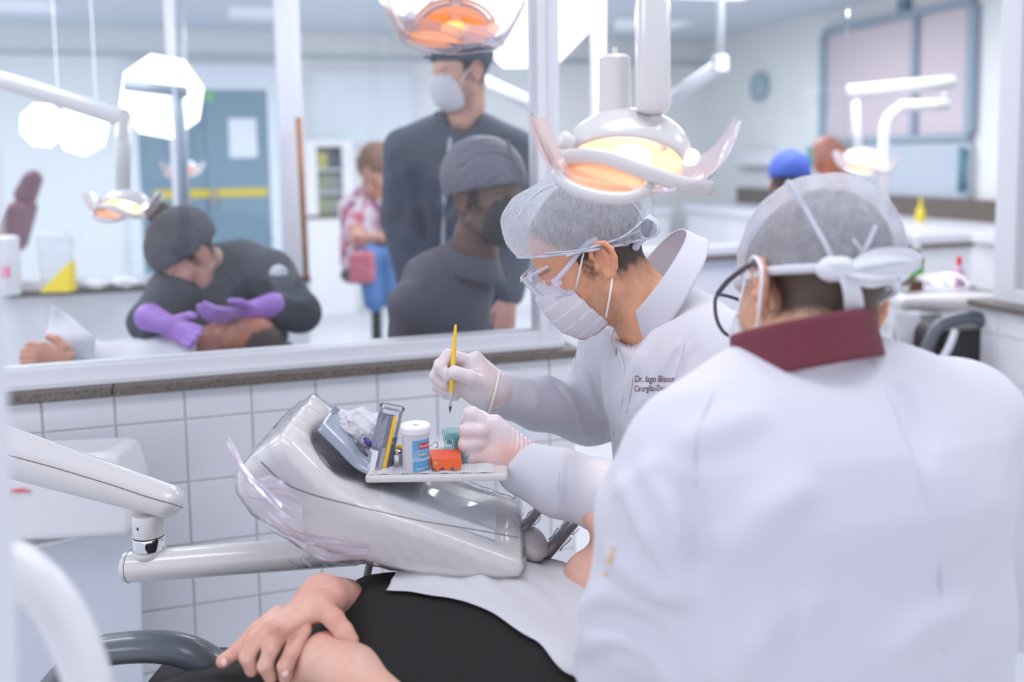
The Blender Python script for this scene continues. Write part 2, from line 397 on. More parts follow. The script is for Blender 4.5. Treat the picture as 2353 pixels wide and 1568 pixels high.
# right-edge low partition end with post, sill and tiles
p0 = P(2256, 700, 3.05); eu = float(np.dot(p0-WO, WD)); ev = float(np.dot(p0-WO, WN))
va, za = RU(2293, 770, eu)
wr = tiled('wall_partition_end', eu, eu+.6, ev-1.2, ev, SZ, 'u', sorted([ev, va, va-T, va-2*T, va-3*T, va-4*T, ev-1.2]), [SZ, za, za-T, za-2*T, za-3*T, za-4*T])
wr['label'] = 'white tiled low wall at the right edge of the picture'
struct(ob('trim_4', MB().wbox(eu-.03, eu+.63, ev-1.22, ev+.035, SZ, SZ+.022), M_GRAN, bevel=.003), 'dark granite sill at the right edge')
wf4 = sroot('window_4', 'white frame post at the right edge')
v1_, _ = RU(2292, 500, eu+.04); v2_, _ = RU(2340, 500, eu+.04)
ob('post', MB().wbox(eu+.03, eu+.09, v2_, v1_, SZ+.022, 2.5), M_ALU, wf4, bevel=.003)
ob('bottom_rail', MB().wbox(eu+.03, eu+.09, ev-1.2, v2_, SZ+.022, SZ+.07), M_ALU, wf4, bevel=.003)
ob('glass_pane', MB().wbox(eu+.055, eu+.059, ev-1.2, v2_, SZ+.07, 2.49), M_GLASS, wf4)

# ---- back wall: beam, door, boards
VB = 6.2
_, zb = RW(500, 66, VB-.3); _, zb2 = RW(500, 132, VB)
struct(ob('trim_5', MB().wbox(-5, 4, VB-.04, VB, zb2, zb2+.02), mat('trim_grey', (176, 186, 196), .7)), 'thin grey rail across the back wall')
ua, zt1 = RW(312, 205, VB-.06); ub_, _ = RW(612, 205, VB-.06); _, zhd = RW(460, 148, VB-.06)
dr = sroot('door_1', 'blue grey double door with paper notice and yellow stripe')
M_DOOR = mat('door_paint', (112, 142, 158), .5)
um = (ua+ub_)/2
for a, b in ((ua, um-.003), (um+.003, ub_)):
    ob('door_leaf', MB().wbox(a, b, VB-.05, VB-.005, 0, zt1), M_DOOR, dr, bevel=.004)
ob('door_frame', MB().wbox(ua-.1, ua, VB-.08, VB, 0, zhd).wbox(ub_, ub_+.12, VB-.08, VB, 0, zhd).wbox(ua, ub_, VB-.08, VB, zt1, zhd), mat('frame_white', (226, 232, 238), .5), dr, bevel=.004)
a, z1 = RW(524, 272, VB-.06); b, z0 = RW(592, 362, VB-.06)
ob('paper_notice', MB().wbox(a, b, VB-.058, VB-.052, z0, z1), mat('notice_paper', (232, 236, 240), .8), dr)
a, z1 = RW(352, 430, VB-.06); b, z0 = RW(650, 442, VB-.06)
ob('yellow_stripe', MB().wbox(a, b-.13, VB-.058, VB-.052, z0-.03, z0+.045), mat('yellow_tape', (214, 190, 40), .6), dr)
ob('closer_handle', MB().wbox(um+.04, um+.07, VB-.1, VB-.05, .95, 1.15), M_STEEL, dr, bevel=.004)
a, z1 = RW(470, 210, VB-.06); b, z0 = RW(492, 234, VB-.06)
ob('exit_sticker', MB().wbox(a, b, VB-.058, VB-.052, z0, z1), mat('sticker_green', (120, 190, 120), .6), dr)
# white board on the back wall
a, z1 = RW(716, 168, VB-.05); b, z0 = RW(952, 330, VB-.05)
bd = thing('wall_board', Wp(a, VB, z0), 'large white board on the back wall left of the standing person', 'board')
ob('panel', MB().wbox(a, b, VB-.03, VB, z0, z1), mat('board_white', (218, 226, 230), .35), bd, bevel=.004)
ob('border', MB().wbox(a-.04, a, VB-.05, VB, z0-.04, z1+.04).wbox(b, b+.04, VB-.05, VB, z0-.04, z1+.04).wbox(a, b, VB-.05, VB, z1, z1+.04).wbox(a, b, VB-.05, VB, z0-.04, z0), M_ALU, bd, bevel=.004)
# glass cabinet under it
def cabinet(px0, px1, pyt, pyb, label, items):
    a, z1 = RW(px0, pyt, VB-.35); b, zs = RW(px1, pyb, VB-.35)
    c = thing('storage_cabinet', Wp((a+b)/2, VB-.17, 0), label, 'cabinet')
    ob('body', MB().wbox(a-.1, b+.1, VB-.33, VB, 0, zs).wbox(a-.1, a, VB-.33, VB, zs, z1+.06).wbox(b, b+.1, VB-.33, VB, zs, z1+.06).wbox(a, b, VB-.33, VB, z1, z1+.06).wbox(a, b, VB-.03, VB, zs, z1), M_WHITE, c, bevel=.005)
    for k in (1, 2):
        zz = zs+(z1-zs)*k/3; ob('shelf', MB().wbox(a, b, VB-.3, VB-.03, zz-.01, zz+.01), M_WHITE, c)
    ob('glass_door', MB().wbox(a, b, VB-.345, VB-.34, zs, z1), M_GLASS, c)
    ob('plinth', MB().wbox(a-.1, b+.1, VB-.34, VB-.32, zs-.02, zs+.01), mat('dark_wood', (104, 86, 74), .6), c)
    for k, (fr, sh, rgb) in enumerate(items):
        zz = zs+(z1-zs)*sh/3+.012; uu = a+(b-a)*fr
        o = ob('storage_box', MB().wbox(uu-.06, uu+.06, VB-.25, VB-.08, zz, zz+(z1-zs)/3*.72), mat('box_%d_%d_%d' % rgb, rgb, .6), bevel=.004)
        tag(o, ['yellow storage box on the upper glass cabinet shelf', 'dark storage box on the upper glass cabinet shelf', 'olive storage box on the middle glass cabinet shelf', 'grey green box on the middle glass cabinet shelf', 'pale olive storage box on the bottom cabinet shelf', 'sage storage box on the bottom cabinet shelf'][k], 'box', 'boxes in the glass cabinet')
cabinet(728, 790, 338, 496, 'white cabinet with glass door and boxes behind the seated person', [(.25, 2, (196, 186, 96)), (.72, 2, (70, 84, 96)), (.25, 1, (150, 156, 118)), (.75, 1, (140, 152, 140)), (.27, 0, (160, 160, 122)), (.75, 0, (148, 158, 138))])
# right wall: window with mullion, clock, dispenser, door panel
UR = 4.0
wx = sroot('window_5', 'large window with grey frame and pale frosted panes on the right wall')
va_, zt_ = RU(1890, 82, UR-.05); vb_, _ = RU(2232, 28, UR-.05); vm, _ = RU(2098, 200, UR-.05); _, zb_ = RU(2060, 312, UR-.05)
M_FR = mat('window_frame_grey', (150, 166, 180), .5)
M_PANE = mat('frosted_pane', (206, 196, 202), .5)
for a, b in ((va_, vm), (vm, vb_)):
    ob('frosted_pane', MB().wbox(UR-.02, UR-.01, b+.02, a-.02, zb_, zt_), M_PANE, wx)
ob('frame', MB().wbox(UR-.06, UR, vb_, va_, zt_, zt_+.05).wbox(UR-.06, UR, vb_, va_, zb_-.05, zb_).wbox(UR-.06, UR, va_-.03, va_+.03, zb_, zt_).wbox(UR-.06, UR, vm-.025, vm+.025, zb_, zt_).wbox(UR-.06, UR, vb_-.03, vb_+.03, zb_, zt_), M_FR, wx, bevel=.004)
vq, zq = RU(2072, 40, UR-.05)
ob('bracket', MB().wbox(UR-.06, UR, vq-.04, vq+.04, zt_+.05, zt_+.14), mat('bracket_blue', (120, 140, 165), .5), wx, bevel=.004)
a, _ = RU(1885, 330, UR-.05); b, _ = RU(2228, 330, UR-.05)
dp = thing('sliding_panel', Wp(UR, (a+b)/2, 0), 'pale blue white door panel with slim handle below the large window', 'door')
ob('panel', MB().wbox(UR-.05, UR, b, a, .02, zb_-.06), mat('panel_pale', (180, 192, 202), .5), dp, bevel=.004)
a, z1 = RU(2216, 338, UR-.07); _, z0 = RU(2216, 442, UR-.07)
ob('handle', MB().tube([Wp(UR-.09, a, z0), Wp(UR-.09, a, z1)], .022, 10).wbox(UR-.09, UR-.05, a-.012, a+.012, z0+.03, z0+.06).wbox(UR-.09, UR-.05, a-.012, a+.012, z1-.06, z1-.03), mat('handle_teal', (96, 138, 156), .5), dp, smooth=True)
vq, zq = RU(1746, 200, UR-.03)
ck = thing('wall_clock', Wp(UR, vq, zq), 'round grey wall clock on the right wall', 'clock')
ob('face', MB().lathe(Wp(UR-.04, vq, zq), -WD, [(.12, -.03), (.125, 0), (.11, .012), (.001, .012)], 24), mat('clock_face', (160, 182, 194), .5), ck, auto=.6)
ob('rim', MB().tube([Wp(UR-.052, vq+.122*math.cos(t), zq+.122*math.sin(t)) for t in np.linspace(0, 2*math.pi, 33)], .009, 8, cap=False), M_FR, ck, smooth=True)
a, z1 = RU(1702, 345, UR-.05); b, z0 = RU(1778, 382, UR-.05)
dsp = thing('paper_dispenser', Wp(UR, (a+b)/2, z0), 'white towel dispenser on the right wall below the clock', 'dispenser')
ob('housing', MB().wbox(UR-.12, UR, b, a, z0, z1), M_WHITE, dsp, bevel=.02); ob('slot', MB().wbox(UR-.1, UR-.02, b+.03, a-.03, z0-.012, z0), M_FR, dsp)
for k, (px0, px1, rgb) in enumerate(((1838, 1878, (60, 150, 152)), (1884, 1912, (70, 160, 150)))):
    a, z1 = RU(px0, 338, UR-.2); b, z0 = RU(px1, 372, UR-.2)
    o = thing('glove_box', Wp(UR-.1, (a+b)/2, z0), ['wider teal box fixed on the right wall', 'narrower teal box on the right wall beside the window'][k], 'box', 'teal boxes on the right wall')
    ob('carton', MB().wbox(UR-.14, UR, b, a, z0-.04, z1), mat('teal_box%d' % k, rgb, .5), o, bevel=.004); ob('label_patch', MB().wbox(UR-.143, UR-.14, b+.02, (a+b)/2, z0, z1-.02), mat('lime_patch', (130, 200, 130), .5), o)
# counter along right wall and back wall with granite splash
_, zc_ = RU(2160, 522, UR-.6)
ct = thing('granite_counter', Wp(UR-.3, 3.5, 0), 'long white counter with brown granite backsplash along the right wall', 'counter')
ob('cabinet_front', MB().wbox(UR-.62, UR-.06, 1.4, 5.4, 0, zc_-.06), M_WHITE, ct)
ob('worktop', MB().wbox(UR-.66, UR-.055, 1.35, 5.4, zc_-.06, zc_), M_ALU, ct, bevel=.004)
ob('backsplash', MB().wbox(UR-.1, UR-.055, 1.35, 5.4, zc_, zc_+.14), M_GRAN, ct)
a, _ = RW(1440, 500, VB-.5); b, _ = RW(1600, 500, VB-.5)
ct2 = thing('granite_counter', Wp(2., VB-.3, 0), 'white counter with granite backsplash along the back wall', 'counter')
ob('cabinet_front', MB().wbox(.9, UR-.7, VB-.62, VB-.05, 0, zc_-.1), M_WHITE, ct2); ob('worktop', MB().wbox(.86, UR-.7, VB-.66, VB-.05, zc_-.1, zc_-.04), M_ALU, ct2, bevel=.004)
ob('backsplash', MB().wbox(.9, UR-.7, VB-.1, VB-.05, zc_-.04, zc_+.1), M_GRAN, ct2)
# ceiling panels added as fixtures for the fill lights
lp = None
for n, (u, v) in enumerate(((-2.4, -1.2), (0, -1.2), (2.4, -1.2), (-2.0, 1.2), (.6, 1.4), (2.2, 1.2), (-2.6, 3.7), (.3, 3.7), (2.2, 3.3))):
    t_ = thing('added_ceiling_light', Wp(u, v, 2.46), 'added rectangular white ceiling light panel', 'ceiling light', 'added ceiling light panels')
    ob('frame', MB().wbox(u-.66, u+.66, v-.33, v-.3, 2.45, 2.5).wbox(u-.66, u+.66, v+.3, v+.33, 2.45, 2.5).wbox(u-.66, u-.63, v-.3, v+.3, 2.45, 2.5).wbox(u+.63, u+.66, v-.3, v+.3, 2.45, 2.5), M_ALU, t_)
    ob('diffuser', MB().wbox(u-.63, u+.63, v-.3, v+.3, 2.47, 2.5), mat('light_diffuser', (255, 255, 255), .8, emit=(250, 250, 255), es=3), t_)
# ================================================================ EQUIPMENT
XR = np.array([1., 0, 0]); YD = np.array([0, 1., 0]); ZU = np.array([0, 0, 1.])
def poly2(pts):
    """signed distance to a 2D polygon (n,2)"""
    A = np.array(pts, float); B = np.roll(A, -1, 0)
    def f(q):
        d = np.full(len(q), 1e9); s = np.ones(len(q))
        for a, b in zip(A, B):
            e = b-a; w = q-a; t = np.clip(w@e/(e@e), 0, 1); d = np.minimum(d, ((w-t[:, None]*e)**2).sum(1))
            c1 = q[:, 1] >= a[1]; c2 = q[:, 1] < b[1]; c3 = e[0]*w[:, 1] > e[1]*w[:, 0]
            s = np.where((c1 & c2 & c3) | (~c1 & ~c2 & ~c3), -s, s)
        return s*np.sqrt(d)
    return f
def xprism(pxs, Yc, hd, r, slope=0):
    """outline given in photo pixels at depth Yc, extruded +-hd along depth, edges rounded by r"""
    pts = [P(x, y, Yc)[[0, 2]] for x, y in pxs]; g = poly2(pts)
    def f(p):
        dz = p[:, 1]-Yc; d2 = g(p[:, [0, 2]]*1.0)+r; w = np.abs(dz)-hd+r
        return np.minimum(np.maximum(d2, w), 0)+np.sqrt(np.maximum(d2, 0)**2+np.maximum(w, 0)**2)-r
    return f

# ---- delivery arm of the near unit
arm = thing('delivery_arm', P(345, 1240, 1.45), 'glossy white swing arm with chrome joint ring carrying the instrument table', 'dental arm')
a_, b_ = P(-160, 985, 1.46), P(384, 1152, 1.45)
s_ = Sdf().u(erc(a_, b_, .047, .036, .026, .031, ZU)).c(rbox(P(372, 1222, 1.45), (.032, .06, .016), .004), .004)
iso('upper_arm', s_, np.minimum(a_, b_)-.06, np.maximum(a_, b_)+.06, .0035, M_CREAM, arm)
ob('seam', MB().tube(spline([P(x, y, 1.4145+.0012*k) for k, (x, y) in enumerate([(20, 1047), (120, 1074), (250, 1113), (340, 1143), (400, 1160), (421, 1168)])], 5), .0011, 6), mat('seam_grey', (120, 118, 122), .6), arm)
jb = P(343, 1272, 1.45)
ob('joint_sleeve', MB().lathe(P(343, 1228, 1.45), ZU, [(.0255, 0), (.0258, .002), (.0258, .032), (.0245, .036)]), M_CREAM, arm, auto=.6)
ob('chrome_ring', MB().lathe(P(343, 1259, 1.45), ZU, [(.0262, 0), (.0266, .001), (.0266, .0195), (.0262, .021)]), M_CHROME, arm, auto=.6)
ob('joint_foot', MB().lathe(P(343, 1276, 1.45), ZU, [(.018, -.01), (.0245, .002), (.026, .004), (.026, .009), (.0255, .012)]), M_CREAM, arm, auto=.6)
ob('screw', MB().lathe(P(318, 1216, 1.4262), -YD, [(.003, 0), (.0028, .001), (.001, .0012)], 12), mat('screw_dark', (90, 84, 80), .4, metal=1), arm)
ta, tb = P(283, 1304, 1.45), P(832, 1262, 1.44); td = nrm(tb-ta)
ob('lower_tube', MB().tube([ta+td*k for k in (0, .004, .012)]+[tb-td*.01, tb-td*.003, tb], [.018, .0235, .0255, .0255, .024, .02], 32), M_CREAM, arm, auto=.5)
ob('end_seam', MB().tube([ta+td*.0115, ta+td*.0128], .0258, 32), mat('seam_grey', (120, 118, 122), .6), arm)

# ---- instrument table (bracket table)
tab = thing('instrument_table', P(900, 1240, 1.40), 'white curved instrument table wrapped in clear plastic film in front of the dentist', 'instrument table')
OUT = [(668, 962), (688, 950), (712, 968), (752, 1008), (800, 1056), (856, 1092), (960, 1128), (1100, 1180), (1196, 1214), (1202, 1232), (1192, 1252), (1120, 1258), (1000, 1248), (900, 1228), (800, 1196), (700, 1160), (630, 1118), (596, 1072), (594, 1030), (622, 996)]
TY = 1.40
body = Sdf().u(xprism(OUT, TY, .125, .017))
body.c(ell(P(850, 1020, TY), (.09, .075, .045)), .03)
lo_, hi_ = P(560, 1290, TY)-[0, .17, 0], P(1240, 920, TY)+[0, .17, 0]
iso('body', body, lo_, hi_, .0034, M_CREAM, tab)
def seam_line(px, Yy, nm, par, r=.0009):
    ob(nm, MB().tube(spline([P(x, y, Yy) for x, y in px], 6), r, 6), mat('seam_grey', (120, 118, 122), .6), par)
seam_line([(600, 1062), (650, 1108), (720, 1138), (830, 1166), (960, 1196), (1080, 1216), (1192, 1236)], 1.2745, 'seam', tab)
ob('arm_socket', MB().tube([P(700, 1262, 1.43), P(840, 1252, 1.43), P(1000, 1246, 1.43), P(1190, 1238, 1.43)], [.029, .028, .022, .012], 24), M_CREAM, tab, smooth=True)
iso('hose_pod', Sdf().u(ell(P(1222, 1250, 1.42), (.028, .05, .02), np.array([[.85, 0, -.5], [0, 1, 0], [.5, 0, .85]]).T)), P(1170, 1310, 1.35), P(1275, 1190, 1.49), .003, mat('pod_beige', (206, 200, 198), .35), tab)
cpc = P(1010, 1149, 1.40); cpc[1] = 1.375
iso('control_panel', Sdf().u(rbox(cpc, (.095, .06, .0035), .003, np.array([[.94, 0, -.34], [0, 1, 0], [.34, 0, .94]]).T)), cpc-[.12, .08, .06], cpc+[.12, .08, .06], .0025, mat('panel_bluegrey', (218, 222, 228), .2, coat=.5), tab)
def wrapf(p):
    d = np.minimum(body(p), np.minimum(rc(P(700, 1262, 1.43), P(1180, 1240, 1.43), .026, .016)(p), 9))
    d = smin(d, rc(P(760, 1262, 1.40), P(840, 1268, 1.40), .012, .006)(p), .03)
    d = smin(d, rbox((P(1080, 1150, 1.41)), (.07, .06, .035), .01, np.array([[.94, 0, -.34], [0, 1, 0], [.34, 0, .94]]).T)(p), .02)
    return d-.0035-.0012*vnoise(p, 120, 3)-.0008*np.sin(p@np.array([260., 40, 160])+3*vnoise(p, 40, 4))
iso('plastic_wrap', wrapf, lo_-[.03, .02, .03], hi_+[.02, .02, .02], .004, M_WRAP, tab)
# loose tails of the film
def tail(name, A, Bq, par, Yc, amp=.006, m=M_WRAP):
    A = spline([P(x, y, Yc+dy) for x, y, dy in A], 6); Bq = spline([P(x, y, Yc+dy) for x, y, dy in Bq], 6); n = min(len(A), len(Bq))
    def fn(s, t):
        i = min(int(s*(n-1)+.5), n-1); p = lerp(A[i], Bq[i], t); p[1] += amp*math.sin(9*t+7*s)+amp*.6*math.sin(23*t+4*s); return p
    o = ob(name, MB().grid(fn, n, 26), m, par, smooth=True); return o
M_TAIL = clear('film_tail', (250, 248, 252), .10, .25, bump=.6, bscale=18, fres=1.3, milk=.38, milkc=(236, 226, 240))
tail('film_tail', [(560, 1105, 0), (640, 1100, 0), (690, 1140, .01)], [(585, 1170, 0), (640, 1230, 0), (705, 1285, .01)], tab, 1.24, m=M_TAIL)
tail('film_tail', [(522, 1002, 0), (560, 1070, 0), (640, 1150, 0)], [(530, 1035, 0), (575, 1110, 0), (668, 1205, 0)], tab, 1.22, m=M_TAIL)
tail('film_tail', [(700, 1228, 0), (760, 1240, 0), (850, 1254, 0)], [(712, 1270, 0), (760, 1292, 0), (832, 1288, 0)], tab, 1.27, .003, m=M_TAIL)
tail('film_tail', [(1162, 1106, .0), (1130, 1108, 0), (990, 1112, 0)], [(1197, 1218, 0), (1120, 1196, 0), (1000, 1150, 0)], tab, 1.31, .0015, m=M_WRAP)
for A, Bq, nm in (((1243, 1166), (1196, 1226), 0), ((1318, 1200), (1250, 1280), 1)):
    h = thing('handpiece', P(*Bq, 1.42), ['grey film wrapped handpiece nearer the instrument table', 'longer grey film wrapped handpiece beside the tissue bib'][nm], 'handpiece', 'handpieces by the instrument table')
    pts = [P(*Bq, 1.42), P(*lerp(Bq, A, .35), 1.43), P(*lerp(Bq, A, .7), 1.45), P(*A, 1.47)]
    ob('shaft', MB().tube(spline(pts, 5), [.0075+.0025*nm]*16, 16), mat('handpiece_grey', (156, 154, 154), .35, metal=.6), h, smooth=True)
    ob('film_sleeve', MB().tube(spline([p+[0.001, 0, 0] for p in pts[1:]], 5), [.0105+.003*nm+.001*math.sin(5*k) for k in range(11)], 14, cap=False), M_WRAP, h, smooth=True)
for k, pts in enumerate(([(852, 1284), (842, 1330), (828, 1400)], [(911, 1276), (916, 1296), (926, 1340)], [(957, 1272), (963, 1292), (980, 1340)])):
    ho = ob('suction_hose', MB().tube(spline([P(pts[0][0], 1250, 1.46)]+[P(x, y, 1.46) for x, y in pts], 6), .0062, 12), mat('hose_taupe', (150, 144, 136), .5), smooth=True)
    tag(ho, ['leftmost thin taupe hose hanging under the instrument table', 'middle thin taupe hose hanging under the instrument table', 'rightmost short taupe hose under the instrument table'][k], 'hose', 'hoses under the instrument table')

# ---- tray and what lies on it
tr = thing('instrument_tray', P(1000, 1095, 1.42), 'thin cream tray plate on the instrument table carrying dental materials', 'tray')
def tplate():
    q = [P(842, 1096, 1.345), P(1166, 1090, 1.345), P(1150, 1062, 1.53), P(800, 1068, 1.53)]; return q
zt_p = P(1000, 1092, 1.345)[2]; TZ = zt_p            # tray top height
plx0, plx1 = P(838, 1092, 1.345)[0], P(1166, 1090, 1.345)[0]
ob('plate', MB().box(((plx0+plx1)/2, 1.43, TZ-.006), ((plx1-plx0)/2, .085, .006)), M_CREAM, tr, bevel=.004)
def tback(s, t):
    c = spline([P(730, 988, 1.36), P(775, 1032, 1.36), P(815, 1072, 1.36), P(850, 1092, 1.36)], 8); p = c[min(int(s*(len(c)-1)+.5), len(c)-1)].copy(); p[1] += .13*t; return p
ob('tray_back', MB().grid(tback, 25, 4), mat('tray_grey', (150, 160, 176), .3, coat=.4), tr, smooth=True, solid=.004)
# paper liner with cut zigzag edges
def liner():
    mb = MB(); x0, x1 = plx0+.004, plx1-.02; n = 44
    for i in range(n):
        a, b = x0+(x1-x0)*i/n, x0+(x1-x0)*(i+1)/n; m = (a+b)/2; yf, yb = 1.351, 1.5
        zz = TZ+.0015; tf = .010*(1+math.sin(i*.9))*.5; 
        mb.add([(a, yf, zz), (m, yf-.004, zz+.001-tf*.3), (b, yf, zz), (b, yb, zz), (m, yb+.006, zz+.012), (a, yb, zz)], [(0, 1, 2, 3, 4, 5)])
    return mb
ln_ = ob('paper_liner', liner(), M_PAPER, solid=.0006); tag(ln_, 'white zigzag edged paper liner on the instrument tray', 'paper liner')
def tissue(name, c, rx, ry, rz, label, seed, cat='tissue'):
    c = np.array(c)
    def f(p):
        q = p-c; d = ell(c, (rx, ry, rz))(p); return d+.012*vnoise(p, 75, seed)+.007*np.abs(vnoise(p, 150, seed+1))+.004*vnoise(p, 300, seed+2)
    o = iso(name, f, c-[rx+.03, ry+.03, rz+.03], c+[rx+.03, ry+.03, rz+.03], .0022, M_PAPER, slack=2.2); tag(o, label, cat); return o
tissue('crumpled_tissue', P(805, 985, 1.47), .052, .04, .028, 'crumpled white tissue at the back left of the tray', 11)
tissue('crumpled_tissue', P(862, 1010, 1.49), .04, .03, .026, 'smaller crumpled tissue just behind the tilted tube', 21)
# hanging zigzag paper strip at the front edge
zz = MB()
for i in range(7):
    x = plx0+.004+i*.012; zz.add([(x, 1.343, TZ+.001), (x+.012, 1.343, TZ+.001), (x+.006, 1.342, TZ-.006-.002*(i % 3))], [(0, 2, 1)])
# clear tilted tube with label
ta_, tb_ = P(868, 1088, 1.385), P(902, 932, 1.405); tx = nrm(tb_-ta_); tl = np.linalg.norm(tb_-ta_); tr_ = .0185
can = thing('material_tube', ta_, 'tilted clear tube with slate grey label and yellow stripe on the tray', 'container')
ob('tube_wall', MB().lathe(ta_, tx, [(.001, 0), (tr_, .0005), (tr_, tl-.004)], 40, cap=False), clear('tube_clear', (250, 250, 253), .03, .03, milk=.12), can, auto=.7)
ob('rim', MB().lathe(tb_-tx*.006, tx, [(tr_+.001, 0), (tr_+.0018, .002), (tr_+.0018, .005), (tr_+.0006, .0062), (.001, .0055)], 40), M_CLEAR, can, auto=.7)
def arcband(o, ax, r, h0, h1, th0, th1, skew=0, n=20):
    """curved label patch; th=0 faces the camera, positive to the right"""
    ax = nrm(ax); e1 = np.array([0, -1., 0]); e1 = nrm(e1-ax*np.dot(e1, ax)); e2 = np.cross(e1, ax); e2 = e2*(1 if e2[0] > 0 else -1)
    return MB().grid(lambda s, t: o+ax*(h0+(h1-h0)*t)+r*(e1*math.cos(th0+(th1-th0)*s+skew*t)+e2*math.sin(th0+(th1-th0)*s+skew*t)), n, 6)
ML = mat('label_slate', (112, 114, 132), .45); 
ob('label', arcband(ta_, tx, tr_+.0003, .012, tl-.012, -1.5, .42), ML, can, smooth=True)
ob('label_white', arcband(ta_, tx, tr_+.0005, .006, .036, -1.5, -.25), mat('label_white', (232, 232, 236), .5), can, smooth=True)
ob('label_yellow', arcband(ta_, tx, tr_+.0006, .004, tl-.014, .34, .68), mat('label_yellow', (250, 196, 52), .45), can, smooth=True)
ob('label_dark', arcband(ta_, tx, tr_+.0005, .004, .060, .68, 1.35), mat('label_slate2', (96, 100, 118), .45), can, smooth=True)
ob('label_window', arcband(ta_, tx, tr_+.0007, .008, .042, .02, .3), mat('label_mid', (160, 160, 168), .45), can, smooth=True)
for k in range(9):
    th = -1.25+k*.14; ob('print_line', arcband(ta_, tx, tr_+.0006, .040+.002*(k % 3), tl-.016-.004*((k*7) % 4), th, th+.045, n=3), mat('label_print', (196, 196, 208), .5), can)
for k in range(10):
    h = .014+k*.0018; ob('bar', arcband(ta_, tx, tr_+.0008, h, h+.0006+.0005*(k % 2), -1.2, -.85, n=4), mat('print_black', (70, 70, 78), .5), can)
def tilt_text(body_, size, o, ax, r, h, th, m, par):
    ax = nrm(ax); e1 = nrm(np.array([0, -1., 0])-ax*np.dot([0, -1., 0], ax)); e2 = np.cross(e1, ax); e2 = e2*(1 if e2[0] > 0 else -1)
    cv = bpy.data.curves.new('t', 'FONT'); cv.body = body_; cv.size = size; to = bpy.data.objects.new('t', cv); COL.objects.link(to); bpy.context.view_layer.update()
    me = bpy.data.meshes.new_from_object(to.evaluated_get(bpy.context.evaluated_depsgraph_get())); bpy.data.objects.remove(to)
    for v in me.vertices: a = th+v.co.x/r; v.co = Vector(o+ax*(h+v.co.y)+r*(e1*math.cos(a)+e2*math.sin(a)))
    me.materials.append(m); link(bpy.data.objects.new('lettering', me), par)
tilt_text('A', .0062, ta_, tx, tr_+.0009, .006, .76, mat('label_print_white', (226, 226, 232), .5), can); tilt_text('AF', .0045, ta_, tx, tr_+.0009, .050, .74, MATS['label_print_white'], can)
# floss container with label
fa = P(957, 1088, 1.372); fa[2] = TZ+.0005; fr_ = .0215; fh = P(957, 975, 1.372)[2]-fa[2]
fl = thing('floss_container', fa, 'white dental floss container with blue label and red logo on the tray', 'container')
ob('cup', MB().lathe(fa, ZU, [(fr_*.93, 0), (fr_*.96, .002), (fr_, fh*.84)], 40), mat('floss_white', (232, 230, 234), .35, transl=.25), fl, auto=.6)
ob('lid', MB().lathe(fa+ZU*fh*.84, ZU, [(fr_+.0012, 0), (fr_+.0018, .002), (fr_+.0018, fh*.12), (fr_, fh*.155), (.006, fh*.16), (.004, fh*.15)], 40), mat('floss_lid', (236, 234, 238), .35), fl, auto=.6)
ob('cutter', MB().box(fa+ZU*(fh*1.0)+[.001, -.003, .0005], (.004, .0025, .001)), M_STEEL, fl)
rl = fr_*.985+.0009
ob('label', arcband(fa, ZU, rl, fh*.045, fh*.72, -.12, 1.25), mat('floss_blue', (92, 160, 208), .45), fl, smooth=True)
ob('label_band', arcband(fa, ZU, rl+.0003, fh*.27, fh*.32, -.12, 1.25), mat('floss_band', (214, 226, 238), .45), fl, smooth=True)
ob('label_logo', arcband(fa, ZU, rl+.0003, fh*.53, fh*.655, .32, 1.2), mat('floss_red', (206, 52, 66), .45), fl, smooth=True)
def ctext(body_, size, o, r, h, th, m, par, nm='lettering', up=None, ital=0):
    """lettering wrapped on a vertical can; th = angle of the first letter"""
    cu_ = bpy.data.curves.new('t', 'FONT'); cu_.body = body_; cu_.size = size; cu_.shear = ital; to = bpy.data.objects.new('t', cu_); COL.objects.link(to)
    bpy.context.view_layer.update(); me = bpy.data.meshes.new_from_object(to.evaluated_get(bpy.context.evaluated_depsgraph_get())); bpy.data.objects.remove(to); bpy.data.curves.remove(cu_)
    for v in me.vertices:
        a = th+v.co.x/r; q = o+np.array([math.sin(a)*r, -math.cos(a)*r, h+v.co.y]); v.co = Vector(q)
    me.materials.append(m); ob2 = bpy.data.objects.new(nm, me); link(ob2, par); return ob2
M_PW = mat('print_white', (244, 244, 248), .5); M_PY = mat('print_cream', (250, 232, 190), .5)
ctext('PowerDent', .0052, fa, rl+.0007, fh*.57, .36, M_PW, fl, ital=.15); ctext('Fio Dental Sem Cera', .0030, fa, rl+.0006, fh*.475, -.06, M_PW, fl, ital=.1)
ctext('Classic', .0078, fa, rl+.0006, fh*.385, -.04, M_PY, fl, ital=.2); ctext('Menta', .0042, fa, rl+.0006, fh*.335, -.06, M_PW, fl, ital=.2)
ctext('EMBALAGEM PROMO', .0026, fa, rl+.0007, fh*.282, -.05, mat('print_blue', (80, 120, 170), .5), fl); ctext('Cont\u00e9m 100 m', .0042, fa, rl+.0006, fh*.085, .1, M_PW, fl)
